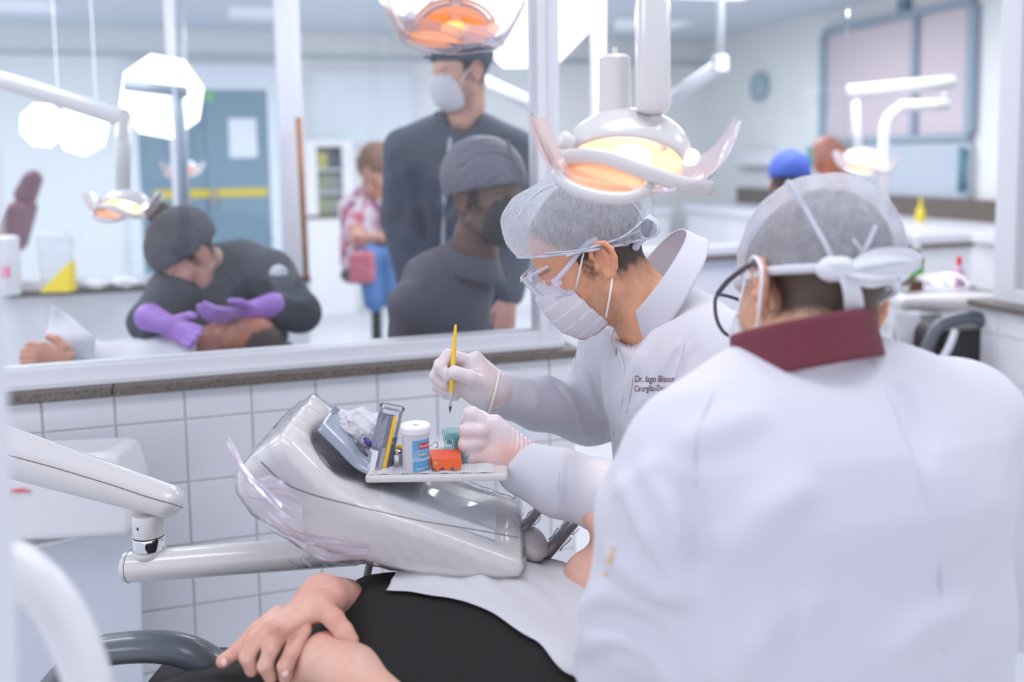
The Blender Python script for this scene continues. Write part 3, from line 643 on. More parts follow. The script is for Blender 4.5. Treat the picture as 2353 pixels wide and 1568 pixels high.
# orange zigzag carton
oa = P(987, 1045, 1.395); ox0, ox1 = P(994, 1060, 1.36)[0], P(1061, 1060, 1.36)[0]; oz = P(1020, 1062, 1.36)[2]
orc = thing('orange_carton', (ox0, 1.37, TZ), 'small bright orange card box with zigzag edge on the tray', 'carton')
MO = mat('orange_card', (245, 104, 44), .5); MO2 = mat('orange_card_top', (234, 90, 50), .5)
zt2 = TZ+.020
ob('top', MB().hexa([(ox0, 1.358, zt2-.001), (ox1, 1.358, zt2-.001), (ox1-.006, 1.405, zt2-.001), (ox0-.008, 1.405, zt2-.001), (ox0, 1.358, zt2), (ox1, 1.358, zt2), (ox1-.006, 1.405, zt2), (ox0-.008, 1.405, zt2)]), MO2, orc)
fz = []; n = 3; w = (ox1-ox0)/n
pts = [(ox0, 1.3575, zt2)]+[q for k in range(n) for q in ((ox0+w*(k+.05), 1.3575, zt2-.011), (ox0+w*(k+.5), 1.3575, TZ+.001))][:]+[(ox1, 1.3575, zt2-.011), (ox1, 1.3575, zt2)]
ob('front', MB().prism(pts, (0, -.0008, 0)), MO, orc)
ob('side', MB().hexa([(ox0-.0006, 1.358, TZ+.006), (ox0, 1.358, TZ+.006), (ox0-.008, 1.405, TZ+.002), (ox0-.009, 1.405, TZ+.002), (ox0-.0006, 1.358, zt2), (ox0, 1.358, zt2), (ox0-.008, 1.405, zt2), (ox0-.009, 1.405, zt2)]), MO, orc)
ob('stamp', MB().lathe((ox0+.0055, 1.3565, zt2-.006), -YD, [(.0028, 0), (.0001, .0002)], 16), mat('stamp_grey', (186, 176, 150), .5), orc)
# dappen dishes (glass)
MT = clear('teal_glass', (240, 250, 250), .02, .03, fres=1.2, milk=.14, milkc=(176, 226, 226))
for k, (px, py, Yy, r, h, lb) in enumerate(((1040, 1048, 1.455, .0165, .034, 'taller teal glass cup behind the orange box'), (1056, 1056, 1.425, .0135, .030, 'shorter teal glass cup half hidden by the gloved fist'), (1066, 1066, 1.395, .0115, .014, 'small low teal glass dish by the gloved fist'))):
    o_ = P(px, py, Yy); o_[2] = TZ+.0016
    d_ = thing('dappen_dish', o_, lb, 'glass cup', 'teal glass cups on the tray')
    ob('cup', MB().lathe(o_, ZU, [(r*.82, 0), (r*.86, .002), (r*.8, h*.3), (r, h*.92), (r*1.03, h), (r*.9, h), (r*.72, h*.4), (.0005, h*.33)], 10), MT, d_, auto=.4)
    ob('liquid', MB().lathe(o_+ZU*h*.42, ZU, [(.0005, 0), (r*.72, 0), (r*.82, h*.3), (.0005, h*.3)], 10), clear('liquid_teal', (228, 244, 246), .0, .02, fres=1.05, milk=.14, milkc=(160, 216, 222)), d_)
# wire hook, clips, spatula handles
hk = [P(x, y, 1.47) for x, y in [(988, 1026), (1000, 1016), (1006, 1022), (1002, 1029), (992, 1030)]]
tag(ob('wire_hook', MB().tube(spline(hk, 6), .0011, 8), M_STEEL, smooth=True), 'small bent steel wire hook behind the floss container', 'hook')
for k, (A, Bq, rgb, lb) in enumerate((((822, 1022), (842, 1052), (96, 98, 112), 'dark grey instrument handle left of the tilted tube'), ((838, 1008), (852, 1024), (84, 62, 140), 'purple instrument tip behind the tilted tube'), ((908, 1056), (922, 1032), (78, 58, 130), 'purple clip between the tube and the floss container'), ((910, 1036), (920, 1026), (232, 182, 60), 'yellow clip between the tube and the floss container'))):
    o = thing('dental_probe', P(*Bq, 1.43), lb, 'instrument')
    ob('grip', MB().tube([P(*A, 1.43), P(*lerp(A, Bq, .5), 1.425), P(*Bq, 1.42)], [.003, .0048, .004], 10), mat('grip%d' % k, rgb, .4), o, smooth=True)
    ob('tip', MB().tube([P(*A, 1.43), P(*(np.array(A)*1.5-np.array(Bq)*.5), 1.435)], [.0018, .0008], 8), M_STEEL, o, smooth=True)
o_ = P(914, 1086, 1.392); o_[2] = TZ+.001
mc = thing('metal_cap', o_, 'small shiny metal cap between the tube and the floss container', 'cap'); ob('shell', MB().lathe(o_, ZU, [(.010, 0), (.0105, .002), (.0105, .016), (.009, .019), (.008, .016)], 24), M_STEEL, mc, auto=.5); ob('knob', MB().lathe(o_+ZU*.016, ZU, [(.006, 0), (.0055, .006), (.001, .0075)], 16), M_STEEL, mc, auto=.5)

# ---- cuspidor / unit cabinet on the left
cu_t = thing('unit_cabinet', P(180, 1560, 1.93), 'white dental unit cabinet standing behind the swing arm at the left', 'cabinet')
iso('upper_box', Sdf().u(xprism([(-120, 1040), (270, 1022), (296, 1030), (316, 1090), (328, 1190), (318, 1206), (-120, 1232)], 1.85, .06, .012)), P(-140, 1260, 1.76), P(350, 1000, 1.93), .005, M_WHITE, cu_t)
ob('column', MB().hexa([P(-120, 1650, 1.86), P(332, 1650, 1.86), P(332, 1650, 1.9), P(-120, 1650, 1.9), P(-120, 1216, 1.86), P(322, 1216, 1.86), P(322, 1216, 1.9), P(-120, 1216, 1.9)]), mat('column_grey', (206, 212, 222), .35), cu_t, bevel=.006)
ob('drawer_lip', MB().tube(spline([P(40, 1262, 1.84), P(120, 1248, 1.84), P(210, 1224, 1.85)], 5), .007, 8), M_WHITE, cu_t, smooth=True)
ob('red_strip', MB().hexa([P(20, 1134, 1.785), P(72, 1131, 1.785), P(72, 1131, 1.79), P(20, 1134, 1.79), P(20, 1126, 1.785), P(50, 1124, 1.785), P(50, 1124, 1.79), P(20, 1126, 1.79)]), mat('red_strip', (220, 120, 130), .5), cu_t)
# ---- patient chair: armrest (near) + backrest, seat
ch = thing('dental_chair', P(900, 1700, 1.25), 'dark patient chair with arched grey armrest under the patient', 'dental chair')
ob('armrest', MB().tube(spline([P(x, y, 1.36) for x, y in [(120, 1580), (190, 1510), (280, 1490), (380, 1488), (450, 1506), (510, 1548), (560, 1610)]], 6), [.0205]*37, 20, flat=((0, 0, 1), 1.6)), mat('armrest_grey', (92, 98, 106), .35, coat=.3), ch, smooth=True)
iso('backrest', Sdf().u(erc(P(700, 1680, 1.27), P(1420, 1420, 1.30), .22, .03, .2, .03, YD)), P(600, 1800, 1.0), P(1560, 1300, 1.55), .01, mat('chair_black', (50, 44, 48), .5), ch)
iso('seat', Sdf().u(erc(P(100, 1700, 1.24), P(720, 1690, 1.27), .24, .035, .23, .035, YD)), P(0, 1820, .95), P(820, 1600, 1.56), .01, mat('chair_black', (50, 44, 48), .5), ch)
ob('pedestal', MB().box((P(600, 1700, 1.27)[0], 1.27, .28), (.16, .14, .28)).box((P(600, 1700, 1.27)[0], 1.27, .03), (.3, .24, .03)), M_WHITE, ch, bevel=.02)
# ---- foreground, close to the lens
fg = thing('hose_arch', P(60, 1300, .75), 'out of focus white curved arm at the lower left corner', 'dental arm')
ob('curve', MB().tube(spline([P(x, y, .75) for x, y in [(-60, 1270), (30, 1300), (105, 1362), (160, 1450), (200, 1560), (215, 1660)]], 7), .0195, 20), M_WHITE, fg, smooth=True)
ob('cuff', MB().tube([P(205, 1590, .75), P(213, 1640, .75)], .0205, 20), M_ALU, fg, smooth=True)
pf = P(0, 900, .62); 
struct(ob('trim_6', MB().hexa([P(-90, 1640, .6), P(44, 1640, .6), P(44, 1640, .65), P(-90, 1640, .65), P(-60, 330, .6), P(-2, 330, .6), P(-2, 330, .65), P(-60, 330, .65)]), M_ALU, bevel=.003), 'blurred white frame post at the left edge close to the camera')

# ================================================================ DENTAL LAMPS
M_GLOW = mat('lamp_glow', (255, 214, 150), .4, emit=(255, 216, 150), es=1.25)
M_HOT = mat('lamp_hot', (255, 236, 200), .4, emit=(255, 238, 205), es=6)
M_ORN = mat('lamp_amber', (250, 186, 150), .35, emit=(255, 170, 110), es=.25)
M_SHIELD = clear('lamp_shield', (252, 246, 246), .05, .08, bump=.25, bscale=25, fres=1.35, milk=.16, milkc=(240, 222, 224))
def lamp(c, s, label, arm_pts=None, arm_r=.024, glow=M_GLOW, hot=M_HOT, stem=True, yaw=0, name='dental_lamp', group=None, res=.003, sh=M_SHIELD, hm=None):
    hm = hm or M_CREAM
    c = np.array(c, float); R = np.array([[math.cos(yaw), -math.sin(yaw), 0], [math.sin(yaw), math.cos(yaw), 0], [0, 0, 1.]])
    L = lambda x, y, z: c+R@(np.array([x, y, z])*s)
    t = thing(name, L(0, 0, -.05), label, 'dental lamp', group)
    nl = R@np.array([-.12, -.62, -.78])
    sh_ = Sdf().u(ell(L(-.005, .01, .0), np.array([.087, .07, .062])*s, R)).c(ell(L(-.005, .01, -.003), np.array([.080, .063, .056])*s, R)).i(plane(L(-.005, -.012, -.012), nl), .003*s)
    iso('housing', sh_, L(-.11, -.09, -.08)-.03*s, L(.1, .1, .08)+.03*s, res*s, hm, t)
    rf = Sdf().u(ell(L(-.005, .012, -.002), np.array([.079, .062, .055])*s, R)).c(ell(L(-.005, -.02, -.024), np.array([.082, .07, .056])*s, R))
    iso('reflector', rf, L(-.11, -.09, -.08)-.03*s, L(.1, .1, .08)+.03*s, res*s, glow, t)
    ob('bulb', MB().lathe(L(-.004, -.012, -.006), ZU, [(.001, -.016*s), (.02*s, -.013*s), (.03*s, -.004*s), (.028*s, .008*s), (.012*s, .016*s), (.001, .018*s)], 16), hot, t, smooth=True)
    def ring(cx, cy, cz, a, b, tilt, n=33):
        return [L(cx+a*math.cos(q)*math.cos(tilt)-b*math.sin(q)*math.sin(tilt)*0, cy+.03*math.sin(q), cz+a*math.cos(q)*math.sin(tilt)+b*math.sin(q)) for q in np.linspace(0, 2*math.pi, n)]
    ob('handle', MB().tube(ring(-.045, -.062, -.03, .06, .026, -.12), .0085*s, 12, cap=False), hm, t, smooth=True)
    ob('handle_lens', MB().add(ring(-.045, -.058, -.03, .056, .022, -.12)[:-1], [tuple(range(32))]), M_ORN, t)
    ob('frame_rail', MB().tube(spline([L(-.10, -.045, -.004), L(-.05, -.07, -.004), L(0, -.08, -.022), L(.05, -.075, -.04), L(.095, -.06, -.048)], 6), .0105*s, 12, flat=((0, 0, 1), .6)), hm, t, smooth=True)
    ob('side_knob', MB().lathe(L(-.088, -.03, .016), R@np.array([-1., -.3, .4]), [(.009*s, -.005*s), (.012*s, .004*s), (.011*s, .012*s), (.004*s, .014*s)], 14), M_ALU, t, auto=.6)
    prof = spline([np.array(q) for q in [(-.138, .045), (-.118, .0), (-.095, -.032), (-.05, -.05), (0, -.056), (.05, -.055), (.085, -.044), (.115, -.012), (.142, .04)]], 6)
    def fs(a, b):
        q = prof[min(int(a*(len(prof)-1)+.5), len(prof)-1)]; w = .075*(1-.55*abs(2*a-1)**2.5)
        return L(q[0], -.02+w*(2*b-1), q[1]+.012*(2*b-1)**2+.002*math.sin(20*a+3*b))
    ob('shield', MB().grid(fs, len(prof), 9), sh, t, smooth=True)
    def fw(a, b):
        x = .018+.11*a; q = np.interp(x, [p[0] for p in prof], [p[1] for p in prof]); return L(x, -.083+.03*a, q+.006+(.046-.016*a)*b)
    ob('shield_wing', MB().grid(fw, 14, 5), clear('lamp_wing', (246, 240, 246), .06, .15, milk=.55, milkc=(228, 222, 234)), t, smooth=True)
    def fl_(a, b):
        e = [lerp((-.142, .05), (-.118, .046), b), lerp((-.132, .01), (-.104, .008), b), lerp((-.108, -.030), (-.084, -.034), b)]; k = spline([np.array(v) for v in e], 5); v = k[min(int(a*(len(k)-1)+.5), len(k)-1)]
        return L(v[0], -.07-.02*b+.01*a, v[1])
    ob('shield_wing', MB().grid(fl_, 11, 5), clear('lamp_wing_warm', (252, 240, 236), .06, .12, milk=.45, milkc=(244, 212, 202)), t, smooth=True)
    ob('reflection_disc', MB().lathe(L(.075, -.02, -.006), nrm(R@np.array([-.1, -.7, .5])), [(.012*s, -.004*s), (.013*s, .001*s), (.001, .003*s)], 18), hot, t, smooth=True)  # glowing disc stands in for a bright reflection inside the lamp
    if stem:
        ob('neck', MB().lathe(L(-.02, .02, .045), ZU, [(.024*s, 0), (.022*s, .03*s), (.0215*s, .085*s), (.016*s, .09*s), (.004*s, .091*s), (.004*s, .1*s)], 20), M_CREAM, t, auto=.6)
    if arm_pts: ob('arm', MB().tube(arm_pts, arm_r, 24), M_CREAM, t, auto=.6)
    return t
LC = P(1452, 352, 1.25)
ml = lamp(LC, 1.0, 'large lit dental lamp with clear shield hanging above the masked dentist', stem=True)
ob('drop_tube', MB().lathe(P(1500, 264, 1.22), ZU, [(.001, 0), (.013, .001), (.021, .005), (.0232, .012), (.0235, .018), (.0235, .142), (.0225, .145), (.0225, .3), (.0225, .95)], 32), M_CREAM, ml, auto=.5)
ob('link', MB().tube([P(1500, 262, 1.225), P(1505, 300, 1.235), P(1530, 335, 1.245)], [.012, .01, .012], 14), M_CREAM, ml, smooth=True)
sp = bpy.data.lights.new('lamp_beam', 'SPOT'); sp.energy = 5; sp.color = (1, .82, .62); sp.spot_size = .30; sp.spot_blend = .6; sp.shadow_soft_size = .03
so = bpy.data.objects.new('lamp_beam', sp); COL.objects.link(so); so.location = P(1452, 470, 1.24)
dv = Vector(P(1440, 1190, 1.37)-P(1452, 470, 1.24)); so.rotation_euler = dv.to_track_quat('-Z', 'Y').to_euler()
# lamp of the far bay with its slanted arm
lamp(P(292, 470, 2.75), .78, 'small lit dental lamp over the bending person in the dark coat', res=.004, arm_pts=[P(-120, 152, 2.9), P(40, 195, 2.85), P(200, 245, 2.8), P(285, 272, 2.77)], arm_r=.028)
ob('drop_stem', MB().tube([P(283, 262, 2.77), P(283, 440, 2.76)], [.024, .02], 18), M_CREAM, bpy.data.objects['dental_lamp.001'], smooth=True)
sp2 = bpy.data.lights.new('lamp_beam', 'SPOT'); sp2.energy = 14; sp2.color = (1, .84, .7); sp2.spot_size = .16; sp2.spot_blend = .7; sp2.shadow_soft_size = .03
so2 = bpy.data.objects.new('lamp_beam', sp2); COL.objects.link(so2); so2.location = P(300, 500, 2.72); so2.rotation_euler = Vector(P(448, 800, 2.68)-P(300, 500, 2.72)).to_track_quat('-Z', 'Y').to_euler()
# lamp reflection in the glass, built as a solid glowing lamp
lamp(P(1050, 62, 2.30), 1.2, 'orange reflection of a lamp with clear shield, built solid in front of the standing person', stem=False, res=.004, glow=mat('lamp_orange', (250, 160, 90), .4, emit=(255, 160, 80), es=.55), hot=mat('lamp_orange_hot', (255, 190, 120), .4, emit=(255, 176, 96), es=1.1), sh=clear('shield_clear', (252, 250, 252), .02, .06, bump=.2, bscale=20, fres=1.3, milk=.04), hm=clear('ghost_housing', (250, 250, 252), .0, .1, fres=1.15, milk=.22, milkc=(226, 214, 220)))
ob('drop_stem', MB().tube([P(1048, 60, 2.32), P(1046, -80, 2.32), P(1045, -300, 2.32)], [.02, .016, .016], 14), M_CREAM, bpy.data.objects['dental_lamp.002'], smooth=True)  # stem added to carry the built lamp reflection
# lamp on the pole at the right
lamp(P(1985, 372, 4.6), 1.15, 'lit dental lamp on the pole at the right', res=.005, stem=False)
lq = thing('lamp_pole', P(2030, 620, 4.6), 'white lamp pole with curved neck and two horizontal arms at the right', 'lamp pole')
ob('pole', MB().tube(spline([P(x, y, 4.6) for x, y in [(2032, 760), (2030, 560), (2030, 330), (2040, 275), (2068, 248), (2110, 243)]], 6), .026, 14), M_WHITE, lq, smooth=True)
ob('lower_arm', MB().tube([P(2066, 243, 4.6), P(2178, 240, 4.6)], .03, 14), M_WHITE, lq, smooth=True)
ob('upper_arm', MB().tube([P(1950, 212, 4.6), P(2190, 188, 4.6)], .036, 14), M_WHITE, lq, smooth=True)
ob('pivot', MB().tube([P(2168, 195, 4.6), P(2168, 240, 4.6)], .016, 12), M_ALU, lq, smooth=True)
ob('drop_rod', MB().tube([P(1966, 212, 4.6), P(1968, 300, 4.6), P(1975, 350, 4.6)], .02, 12), M_WHITE, lq, smooth=True)
# small far lamp on its post in front of the octabox reflection panel
lamp(P(425, 388, 5.2), .85, 'tiny distant orange lamp before the blue grey door', res=.006, stem=False, glow=bpy.data.materials['lamp_orange'], hot=bpy.data.materials['lamp_orange_hot'])
M_GREYARM = mat('arm_bluegrey', (168, 180, 194), .4)
ob('drop_stem', MB().tube([P(425, 375, 5.2), P(425, 200, 5.2), np.array([P(425, 200, 5.2)[0], 5.2, 2.5])], .014, 10), M_CREAM, bpy.data.objects['dental_lamp.004'], smooth=True)
pl = thing('lamp_post', P(415, 520, 3.2), 'grey lamp post with short arm in front of the octabox reflection panel', 'lamp post')
ob('post', MB().tube([P(405, 200, 3.2), P(416, 330, 3.2), P(428, 560, 3.2)], .02, 14), M_GREYARM, pl, smooth=True)
ob('arm', MB().tube([P(288, 196, 3.2), P(428, 212, 3.2)], .019, 12), M_GREYARM, pl, smooth=True)

# ================================================================ OCTABOX REFLECTIONS BUILT AS GLOWING PANELS
M_SOFT = mat('octabox_glow', (255, 255, 255), .6, emit=(250, 248, 255), es=1.6)
def reflected_octabox(cx, cy, rx, Yy, label, rot=.39, ry=None, pole=True):
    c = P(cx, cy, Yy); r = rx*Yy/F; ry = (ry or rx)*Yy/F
    o = thing('reflected_octabox', c, label, 'reflected_octabox', 'octabox reflections built as panels')
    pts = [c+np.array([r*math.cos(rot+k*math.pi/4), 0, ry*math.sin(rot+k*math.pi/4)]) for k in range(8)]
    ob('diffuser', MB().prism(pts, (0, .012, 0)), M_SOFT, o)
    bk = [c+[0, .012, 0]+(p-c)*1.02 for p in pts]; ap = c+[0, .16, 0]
    ob('back_shell', MB().add(bk+[ap], [(k, (k+1) % 8, 8) for k in range(8)]), mat('octabox_back', (190, 192, 200), .6), o)
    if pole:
        ob('hanger', MB().tube([c+[0, .1, 0], c+[0, .14, .1], np.array([c[0], c[1]+.14, 2.5])], .0025, 8), M_WHITE, o, smooth=True)  # hanger added to hold up the reflection panel
reflected_octabox(370, 222, 98, 3.42, 'large white octabox reflection panel above the bending person', .2)
reflected_octabox(96, 288, 52, 3.5, 'leftmost small octabox reflection panel at the left edge', .3)
reflected_octabox(186, 296, 62, 3.44, 'second octabox reflection panel from the left under the slanted arm', .1)
reflected_octabox(930, -30, 64, 3.3, 'octabox reflection panel cut by the top edge left of the standing person', .5)
reflected_octabox(1214, 12, 150, 3.6, 'biggest octabox reflection panel behind the white post at the top', .39)
# ================================================================ PEOPLE: builders
def rx(a): c, s = math.cos(a), math.sin(a); return np.array([[1, 0, 0], [0, c, -s], [0, s, c]])
def ry(a): c, s = math.cos(a), math.sin(a); return np.array([[c, 0, s], [0, 1, 0], [-s, 0, c]])
def rz(a): c, s = math.cos(a), math.sin(a); return np.array([[c, -s, 0], [s, c, 0], [0, 0, 1.]])
def orient(yaw, pitch, roll=0): return rz(math.radians(yaw))@ry(math.radians(pitch))@rx(math.radians(roll))   # columns: forward, left, up
def hitv(f, pxs, t0=.8, off=0.):
    """first points of the surface f along the lines of sight through photo pixels"""
    D = np.array([ray(x, y) for x, y in pxs]); D /= np.linalg.norm(D, axis=1)[:, None]; t = np.full(len(D), t0)
    for _ in range(90):
        e = f(CP+D*t[:, None]); t = np.where((e > 3e-4) & (t < 4), t+np.maximum(e*.8, 3e-4), t)
        if ((e <= 3e-4) | (t >= 4)).all(): break
    ok = np.where(t < 3.9)[0]
    if len(ok): t = np.array([t[ok[np.argmin(np.abs(ok-i))]] for i in range(len(t))])      # a line of sight that misses keeps its neighbour's distance
    return list(CP+D*(t-off)[:, None])
def hit(f, px, py, t0=.8, off=0.): return hitv(f, [(px, py)], t0, off)[0]
def ridge(S, pxs, r=.006, k=.02, off=.0, n=2):
    pts = spline(hitv(S, pxs, off=off), n); m = len(pts)
    S.u(chain(pts, [r*(.25+.75*math.sin(math.pi*(i+.5)/m)) for i in range(m)]), k)
def groove(S, pxs, r=.006, k=.02, off=.002, n=2):
    pts = spline(hitv(S, pxs, off=off), n); m = len(pts)
    S.c(chain(pts, [r*(.25+.75*math.sin(math.pi*(i+.5)/m)) for i in range(m)]), k)
def seam(f, pxs, r, m, par, nm='seam', off=.0003, n=5, flat=None):
    return ob(nm, MB().tube(spline(hitv(f, pxs, off=off), n), r, 6), m, par, smooth=True)
def local(f, o, R, s=1.):
    o = np.array(o, float); return lambda p: f(((p-o)@R)/s)*s
def head_sdf(ears=True, nose=1., jaw=1.):
    S = Sdf().u(ell((-.020, 0, .052), (.097, .075, .088))).u(ell((.034, 0, .052), (.058, .061, .062)), .02)
    S.u(ell((.048, 0, -.012), (.047, .057, .072)), .025).u(ell((.042, 0, -.062), (.052, .047, .046)), .02)
    for y in (-1, 1):
        S.u(rc((.0, .050*y, -.052), (.078, .014*y, -.095), .013, .013), .022)
        S.u(ell((.056, .043*y, -.008), (.026, .018, .018)), .015)
    S.u(rc((.086, -.03, .026), (.086, .03, .026), .008), .012)
    for y in (-1, 1): S.c(ell((.103, .031*y, .010), (.017, .017, .011)), .010); S.u(ell((.081, .031*y, .009), (.0125, .0145, .0118)), .002)
    S.u(rc((.092, 0, .022), (.113*nose, 0, -.022), .006, .0105), .008)
    for y in (-1, 1): S.u(ell((.100, .012*y, -.026), (.010, .007, .008)), .005)
    S.u(ell((.094, 0, -.052), (.009, .024, .007)), .006).u(ell((.092, 0, -.064), (.009, .020, .007)), .006).c(rc((.104, -.02, -.058), (.104, .02, -.058), .0035), .004)
    S.u(ell((.082, 0, -.092), (.017, .02, .017)), .012)
    if ears:
        for y in (-1, 1):
            S.u(ell((-.012, .0755*y, .003), (.018, .006, .028), rz(-.35*y)), .006)
            hx = [(-.002, .076, .004), (.004, .079, .018), (-.002, .082, .031), (-.014, .085, .035), (-.026, .088, .028), (-.031, .089, .014), (-.029, .087, -.002), (-.022, .083, -.016), (-.012, .079, -.026), (-.004, .076, -.024)]
            S.u(chain([(a, y*b, c) for a, b, c in hx], [.0042]*10, .002), .003)
            S.u(ell((-.008, .077*y, -.022), (.010, .0055, .010)), .005)
            S.u(chain([(-.018, .083*y, .02), (-.020, .084*y, .004), (-.014, .081*y, -.010)], [.0035, .004, .003]), .004)
            S.u(ell((.004, .076*y, -.002), (.005, .005, .007)), .003)
            S.c(ell((-.006, .088*y, .002), (.0085, .010, .012)), .003)
    return S
SKIN = (216, 168, 144); 
def head_color(o, R, s, skin=SKIN, hair=(70, 58, 50), fade=0.0, stub=.45, brow=True, hairfront=.075, blush=.5, full=False):
    sk, hr = np.array(lin(skin)), np.array(lin(hair)); red = np.array(lin((214, 120, 100)))
    def f(V):
        q = ((V-o)@R)/s; x, y, z = q[:, 0], q[:, 1], q[:, 2]; n = .007*vnoise(q, 260, 5)+.004*vnoise(q, 700, 6)
        c = np.tile(sk, (len(V), 1)); 
        def mixc(m, col, a=1.): 
            w = np.clip(m, 0, 1)[:, None]*a; return c*(1-w)+np.array(col)*w
        ear = np.clip((np.abs(y)-.074)/.008, 0, 1)*(x < .012)*(z > -.04)*(z < .045)
        c = mixc(ear, red, .35*blush); c = mixc(np.clip(1-np.linalg.norm(q-[.108, 0, -.02], axis=1)/.02, 0, 1), red, .4*blush)
        c = mixc(np.clip(1-np.abs(np.abs(y)-.045)/.025, 0, 1)*np.clip(1-np.abs(z+.02)/.03, 0, 1)*(x > .03), red, .25*blush)
        # hair: behind and above the ears, short sideburn, nape
        line = np.where(x < -.02, -.045-.5*np.clip(-.06-x, 0, .05), np.where(x < .028, .0, .03+1.2*np.clip(x-.028, 0, .1)))
        hm = np.clip((z-line+n)/.018, 0, 1)*np.clip((hairfront-x+n+.25*(np.abs(y)))/.012, 0, 1)*(1-ear)
        side = np.clip(1-np.abs(x-.016+n)/.011, 0, 1)*np.clip((z+.03+n)/.02, 0, 1)*(np.abs(y) > .04)*(z < .05)
        c = mixc(np.maximum(hm, side*.85)*(1-.85*ear), hr)
        c = mixc(np.clip((.0-x)/.02, 0, 1)*np.clip((z+.075+n)/.03, 0, 1)*(1-hm)*(1-ear), hr, .35)
        bd = np.clip((-.030-z+n*1.4)/.02, 0, 1)*np.clip((x+.004)/.02, 0, 1)*np.clip((z+.14)/.03, 0, 1)*(.75+.25*vnoise(q, 500, 8))
        mu = np.clip(1-np.abs(z+.04)/.01, 0, 1)*(x > .08)
        c = mixc(np.maximum(bd, mu*.6), hr, stub)
        lip = np.clip(1-np.abs(z+.057)/.013, 0, 1)*np.clip(1-np.abs(y)/.024, 0, 1)*(x > .09); c = mixc(lip, lin((176, 96, 90)), .7)
        if brow: c = mixc(np.clip(1-np.abs(z-.029-.1*np.abs(y)+.003)/.005, 0, 1)*np.clip((np.abs(y)-.010)/.006, 0, 1)*np.clip((.052-np.abs(y))/.01, 0, 1)*(x > .05), hr, .85)
        c = mixc(np.clip(1-np.abs(z-.012)/.004, 0, 1)*np.clip(1-np.abs(np.abs(y)-.031)/.014, 0, 1)*(x > .075), hr, .7)
        eye = np.clip(1-np.abs(z-.006)/.004, 0, 1)*np.clip(1-np.abs(np.abs(y)-.031)/.009, 0, 1)*(x > .078); c = mixc(eye*(not full), lin((60, 46, 40)), .5)
        return c
    return f
M_SKIN = mat('skin', (255, 255, 255), .5, vcol=True, sss=.12, noise=.06, nscale=90, bump=.08, bscale=260, bdist=.002)
def head(par, o, R, s=1., res=.0028, neck=None, nr=(.056, .062), name='body', extra=None, **kw):
    o = np.array(o, float); S = Sdf().u(local(head_sdf(), o, R, s))
    if neck is not None: S.u(chain([o+R@np.array([-.022, 0, -.035])*s, lerp(o+R@np.array([-.03, 0, -.06])*s, neck, .55), np.array(neck)], [nr[0]*s*.95, nr[0]*s, nr[1]*s], .02), .022*s)
    if extra: extra(S)
    lo = o-.19*s; hi = o+.19*s
    if neck is not None: lo = np.minimum(lo, np.array(neck)-.09*s); hi = np.maximum(hi, np.array(neck)+.09*s)
    iso(name, S, lo, hi, res, M_SKIN, par, head_color(o, R, s, **kw)); return S
def capfab(name, milk, rgb, var=.25, sc=90):
    if name in MATS: return MATS[name]
    m = clear(name, (250, 250, 252), 0, .6, fres=1.02, milk=milk, milkc=rgb); nt = m.node_tree
    mx = [n for n in nt.nodes if n.type == 'MIX_SHADER' and n.inputs[0].default_value == np.float32(milk)][-1]
    tc = nt.nodes.new('ShaderNodeTexCoord'); mp = nt.nodes.new('ShaderNodeMapping'); mp.inputs['Scale'].default_value = (1, 1, .45)
    n = nt.nodes.new('ShaderNodeTexNoise'); n.inputs['Scale'].default_value = sc; n.inputs['Detail'].default_value = 8; n.inputs['Roughness'].default_value = .7; n.inputs['Distortion'].default_value = 1.5
    nt.links.new(tc.outputs['Object'], mp.inputs[0]); nt.links.new(mp.outputs[0], n.inputs['Vector'])
    r = nt.nodes.new('ShaderNodeMapRange'); r.inputs['From Min'].default_value = .3; r.inputs['From Max'].default_value = .7; r.inputs['To Min'].default_value = milk-var; r.inputs['To Max'].default_value = min(1, milk+var)
    nt.links.new(n.outputs['Fac'], r.inputs['Value']); nt.links.new(r.outputs[0], mx.inputs[0]); return m
M_CAP = capfab('cap_nonwoven', .58, (236, 238, 246), .16)
M_CAPD = mat('cap_dense', (226, 228, 236), .8, transl=.3, bump=.2, bscale=150, bdist=.001)
def cap_sdf(front=(.113, .071), back=(-.096, -.012), big=1., puff=True, seed=1):
    S = Sdf().u(ell((-.016, 0, .060), (.122*big, .092*big, .106*big)))
    if puff: S.u(ell((.062, 0, .108), (.052, .068, .056)), .03)
    f, b = np.array(front), np.array(back); d = f-b; n = nrm((d[1], 0, -d[0]))      # below the rim line
    S.i(plane((f[0], 0, f[1]), n), .004)
    def wr(p, d_):
        e = (p-np.array([f[0], 0, f[1]]))@n; a = np.arctan2(p[:, 1], p[:, 0]); w = np.clip(1+e/.05, 0, 1)
        return .0016*w*np.sin(38*a+4*vnoise(p, 30, seed))*(e < -.001)+.0022*vnoise(p, 70, seed+3)+.0014*vnoise(p, 150, seed+4)
    return S.disp(wr)
def cap_rim(S, front, back, o, R, s, n=48, inset=.003):
    """closed curve just above the rim of a cap"""
    f, b = np.array([front[0], 0, front[1]]), np.array([back[0], 0, back[1]]); c = (f+b)/2; ex = nrm(f-b); up = nrm(np.cross(ex, [0, 1., 0])); up = up if up[2] > 0 else -up
    out = []
    for k in range(n+1):
        a = 2*math.pi*k/n; d = ex*math.cos(a)+np.array([0, 1., 0])*math.sin(a); q = c+up*inset+np.linspace(.03, .17, 90)[:, None]*d; v = S(q); i = int(np.argmax(v > 0)); out.append(o+R@(q[max(i, 1)]*s))
    return out
